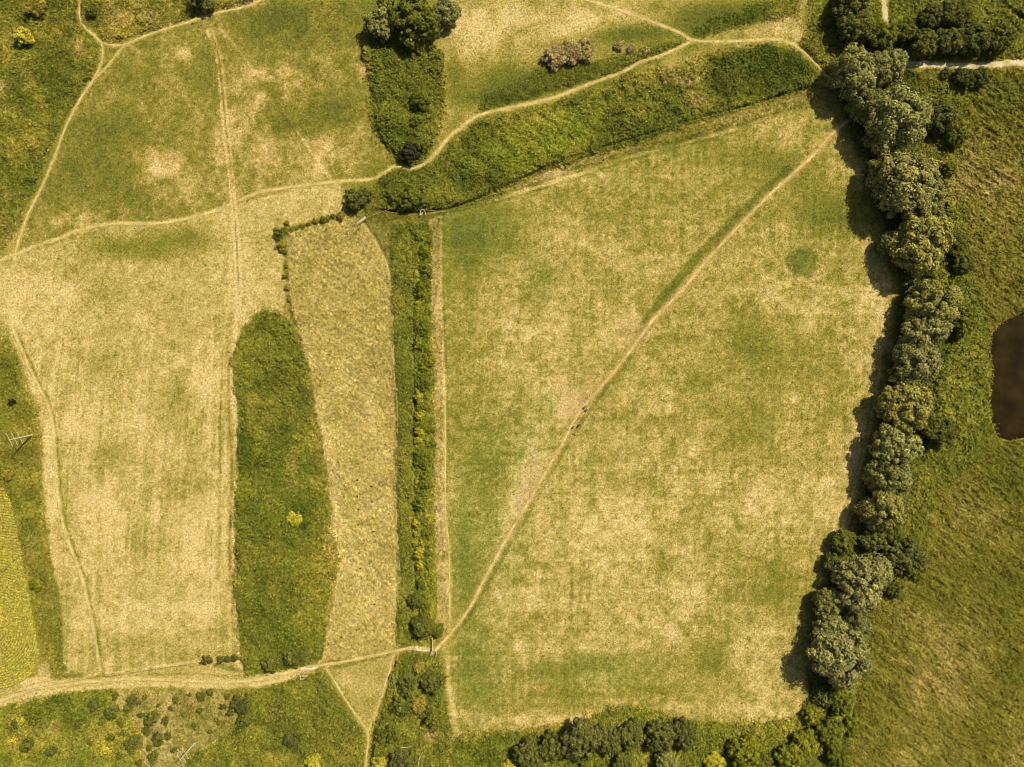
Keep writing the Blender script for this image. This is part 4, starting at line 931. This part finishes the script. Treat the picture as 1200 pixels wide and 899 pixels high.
kissing_gate(496, 253, .1, 'white hooped kissing gate at the top corner of the big field', plain_material('white_paint', (.60, .53, .36), .7, .15))
kissing_gate(358, 789, 2.4, 'pale wooden kissing gate at the end of the long weed bed', M_WOOD)
kissing_gate(508, 767, -.3, 'pale kissing gate beside the wooden field gate', M_WOOD)
def footbridge(x, y, L, wd, rz, label):
    o = tag(empty('footbridge', (wx(x), wy(y), gz(x, y) + .1), rz), label, 'bridge')
    bm = bmesh.new(); k = int(L / .2)
    for i in range(k): box(bm, (-L / 2 + (i + .5) * L / k, 0, .12), (L / k - .02, wd, .06))
    for s in (-1, 1): box(bm, (0, s * wd * .38, .02), (L, .14, .14))
    bm_obj('deck', bm, plain_material('pale_planks', (.50, .42, .27), .85), o)
    for s in (-1, 1):
        bm = bmesh.new(); yy = s * (wd / 2 + .05)
        box(bm, (0, yy, 1.12), (L + .2, .10, .09)); box(bm, (0, yy, .65), (L, .06, .09))
        h = bm_obj('handrail', bm, M_GREYWOOD, o)
        for xx in (-L / 2 + .1, 0, L / 2 - .1): rod('post', (xx, yy * 1.05, -.4), (xx, yy * 1.05, 1.16), .07, .07, M_GREYWOOD, h, 8)
footbridge(424, 258.5, 3.0, 1.0, math.atan2(7, 10), 'grey wooden footbridge with two handrails at the pasture corner')
def sign_board():
    o = tag(empty('notice_board', (wx(996.5), wy(136), gz(996.5, 136)), math.atan2(1, .6)), 'small white board in the shade where the diagonal path enters the willows', 'sign')
    for s in (-1, 1): rod('post', (s * .45, 0, -.3), (s * .45, 0, 1.2), .05, .05, M_WOOD, o, 8)
    bm = bmesh.new(); box(bm, (0, -.2, 1.15), (1.3, .6, .04), 0, 0)
    bm_obj('panel', bm, plain_material('white_panel', (.8, .8, .8), .6, .05), o)
sign_board()
def fallen_branch(x, y, L, rz, label, curve):
    o = tag(empty('fallen_branch', (wx(x), wy(y), gz(x, y) + 2.0), rz), label, 'branch')
    V, F = [], []; n = 8; prev = np.array((-L / 2, 0, 0.0))
    for i in range(1, n + 1):
        t = i / n; p = np.array((-L / 2 + L * t, curve * math.sin(t * 3.1), .25 * math.sin(t * 3.1)))
        tube(V, F, prev, p, .13 - .09 * (i - 1) / n, .13 - .09 * i / n, 7)
        if i in (3, 4, 5, 6): tube(V, F, p, p + np.array((.35, .4 * (1 if i % 2 else .7), .25)), .045, .015, 5)
        prev = p
    me = mesh_from('fallen_branch', np.array(V), np.array(F), M_POLE); link(bpy.data.objects.new('limb', me), o)
fallen_branch(477, 871, 3.0, .08, 'pale fallen branch with short twigs lying on the southern hedge', -.12)
fallen_branch(494, 884, 4.0, 1.2, 'yellowish bare branch leaning in the southern hedge', .25)

# ------------------------------------------------------------------ walkers
def skin_mesh(name, verts, edges, radii, mat, levels=1):
    me = bpy.data.meshes.new(name + '_cage'); me.from_pydata(verts, edges, []); me.update()
    o = bpy.data.objects.new(name + '_cage', me); COL.objects.link(o)
    o.modifiers.new('s', 'SKIN'); sm = o.modifiers.new('d', 'SUBSURF'); sm.levels = levels; sm.render_levels = levels
    for i, r in enumerate(radii):
        me.skin_vertices[0].data[i].radius = (r, r) if not isinstance(r, tuple) else r
    me.skin_vertices[0].data[0].use_root = True
    dg = bpy.context.evaluated_depsgraph_get(); dg.update()
    res = bpy.data.meshes.new_from_object(o.evaluated_get(dg)); res.name = name
    bpy.data.objects.remove(o); bpy.data.meshes.remove(me)
    res.materials.clear(); res.materials.append(mat)
    for p in res.polygons: p.use_smooth = True
    return res
M_SKIN = plain_material('skin', (.52, .33, .22), .6, .06)
def cloth(name, rgb): return plain_material(name, rgb, .85, .1)
def walker_parts(st):
    """st: stride; facing +y"""
    J = {'pel': (0, 0, .96), 'wai': (0, .01, 1.12), 'che': (0, .03, 1.32), 'nec': (0, .03, 1.47), 'hea': (0, .06, 1.56), 'crn': (0, .06, 1.68)}
    for s, sg in (('l', -1), ('r', 1)):
        f = st * sg
        J['hip' + s] = (.09 * sg, 0, .90); J['kne' + s] = (.10 * sg, .28 * f + .06, .50); J['ank' + s] = (.10 * sg, .55 * f - .04, .09); J['toe' + s] = (.11 * sg, .55 * f + .13, .04)
        J['sho' + s] = (.18 * sg, .02, 1.42); J['elb' + s] = (.24 * sg, -.22 * f, 1.16); J['wri' + s] = (.25 * sg, -.36 * f + .10, .94); J['han' + s] = (.25 * sg, -.42 * f + .14, .86)
    return J
def build_skin(name, J, chain, rad, mat, extra=()):
    names = []; 
    for e in chain:
        for n in e:
            if n not in names: names.append(n)
    vs = [J[n] for n in names]; es = [(names.index(a), names.index(b)) for a, b in chain]; rr = [rad[n] for n in names]
    return skin_mesh(name, vs, es, rr, mat)
def make_person(st):
    J = walker_parts(st)
    B = [('pel','wai'),('wai','che'),('che','nec'),('nec','hea'),('hea','crn')]
    R = {'pel':(.15,.11),'wai':(.13,.10),'che':(.16,.11),'nec':.055,'hea':(.085,.10),'crn':(.075,.09)}
    for s in 'lr':
        B += [('pel','hip'+s),('hip'+s,'kne'+s),('kne'+s,'ank'+s),('ank'+s,'toe'+s),('che','sho'+s),('sho'+s,'elb'+s),('elb'+s,'wri'+s),('wri'+s,'han'+s)]
        R.update({'hip'+s:.085,'kne'+s:.06,'ank'+s:.042,'toe'+s:.04,'sho'+s:.06,'elb'+s:.042,'wri'+s:.03,'han'+s:.035})
        for k, (dx, dy, dz) in enumerate([(-.03,.02,-.085),(-.012,.03,-.10),(.008,.03,-.105),(.026,.02,-.09)]):
            h = J['han'+s]; J['fin'+s+str(k)] = (h[0]+dx, h[1]+dy, h[2]+dz); R['fin'+s+str(k)] = .009; B.append(('han'+s,'fin'+s+str(k)))
    J['nose'] = (0, .17, 1.60); R['nose'] = .02; B.append(('hea', 'nose'))
    return J, R, B
JA, RA, BA = make_person(.6)
BODY = build_skin('body', JA, BA, RA, M_SKIN)
def grow(R, names, g, J=JA): return {n: tuple(v + g for v in R[n]) if isinstance(R[n], tuple) else R[n] + g for n in names}
SHIRT_CH = [('pel','wai'),('wai','che')] + [e for s in 'lr' for e in (('che','sho'+s),('sho'+s,'elb'+s))]
TR_CH = [e for s in 'lr' for e in (('pel','hip'+s),('hip'+s,'kne'+s),('kne'+s,'ank'+s))]
def person(x, y, rz, shirt, trousers, hair, label, k=1.0):
    o = tag(empty('person', (wx(x), wy(y), gz(x, y) + .02), rz), label, 'person', 'walkers on the diagonal path'); o.scale = (k, k, k)
    link(bpy.data.objects.new('body', BODY), o)
    link(bpy.data.objects.new('shirt', build_skin('shirt', JA, SHIRT_CH, grow(RA, {n for e in SHIRT_CH for n in e}, .022), cloth('shirt_cloth', shirt))), o)
    link(bpy.data.objects.new('trousers', build_skin('trousers', JA, TR_CH, grow(RA, {n for e in TR_CH for n in e}, .02), cloth('trouser_cloth', trousers))), o)
    bm = bmesh.new(); bmesh.ops.create_uvsphere(bm, u_segments=14, v_segments=8, radius=1, matrix=Matrix.Translation((0, .035, 1.665)) @ Matrix.Diagonal((.105, .125, .11, 1)))
    bmesh.ops.delete(bm, geom=[v for v in bm.verts if v.co.z < 1.62 and v.co.y > .03], context='VERTS')
    me = bpy.data.meshes.new('hair'); bm.to_mesh(me); bm.free(); me.materials.append(cloth('hair_colour', hair)); link(bpy.data.objects.new('hair', me), o)
d0 = math.atan2(-.55, .83)      # walking up the path towards the willows
person(686.4, 476.0, d0, (.72, .68, .55), (.10, .10, .13), (.30, .20, .08), 'person in a cream top walking beside the path, ahead of the white topped one')
person(688.6, 479.2, d0, (.85, .82, .76), (.20, .18, .15), (.45, .33, .16), 'person in a white top walking on the path in the upper pair', 1.0)
person(673.4, 498.8, d0, (.78, .72, .60), (.14, .12, .10), (.35, .24, .1), 'person in a pale top at the far lower end of the walking group')
person(679.6, 497.2, d0, (.62, .58, .50), (.05, .05, .06), (.08, .05, .03), 'person in a greyish top and dark trousers walking on the path in the lower pair', 1.03)

# ------------------------------------------------------------------ camera, light, view
cam = bpy.data.cameras.new('camera'); co = bpy.data.objects.new('camera', cam); COL.objects.link(co)
co.location = (0, 0, H); co.rotation_euler = (0, 0, 0)
cam.sensor_fit = 'HORIZONTAL'; cam.angle = 2 * math.atan(600 * S / H); cam.clip_end = 6000; cam.clip_start = 1
scene.camera = co
EL = math.radians(49.5); AZ = math.radians(45)       # sun stands to the north-east of the picture
sun = bpy.data.lights.new('sun', 'SUN'); sun.energy = 4.6; sun.angle = math.radians(.53); sun.color = (1, .91, .70)
so = bpy.data.objects.new('sun', sun); COL.objects.link(so)
v = Vector((math.cos(EL) * math.cos(AZ), math.cos(EL) * math.sin(AZ), math.sin(EL)))
so.rotation_euler = v.to_track_quat('Z', 'Y').to_euler()
w = bpy.data.worlds.new('World'); scene.world = w; w.use_nodes = True
nt = w.node_tree; bg = nt.nodes['Background']; sky = nt.nodes.new('ShaderNodeTexSky'); sky.sky_type = 'NISHITA'; sky.sun_disc = False
sky.sun_elevation = EL; sky.sun_rotation = math.pi / 2 - AZ; sky.air_density = 1; sky.dust_density = 2.5
nt.links.new(sky.outputs[0], bg.inputs[0]); bg.inputs[1].default_value = .062
scene.view_settings.view_transform = 'Standard'; scene.view_settings.look = 'None'; scene.view_settings.exposure = 0.32; scene.view_settings.gamma = 1
scene.cycles.filter_width = 1.0; scene.cycles.max_bounces = 6; scene.cycles.diffuse_bounces = 3
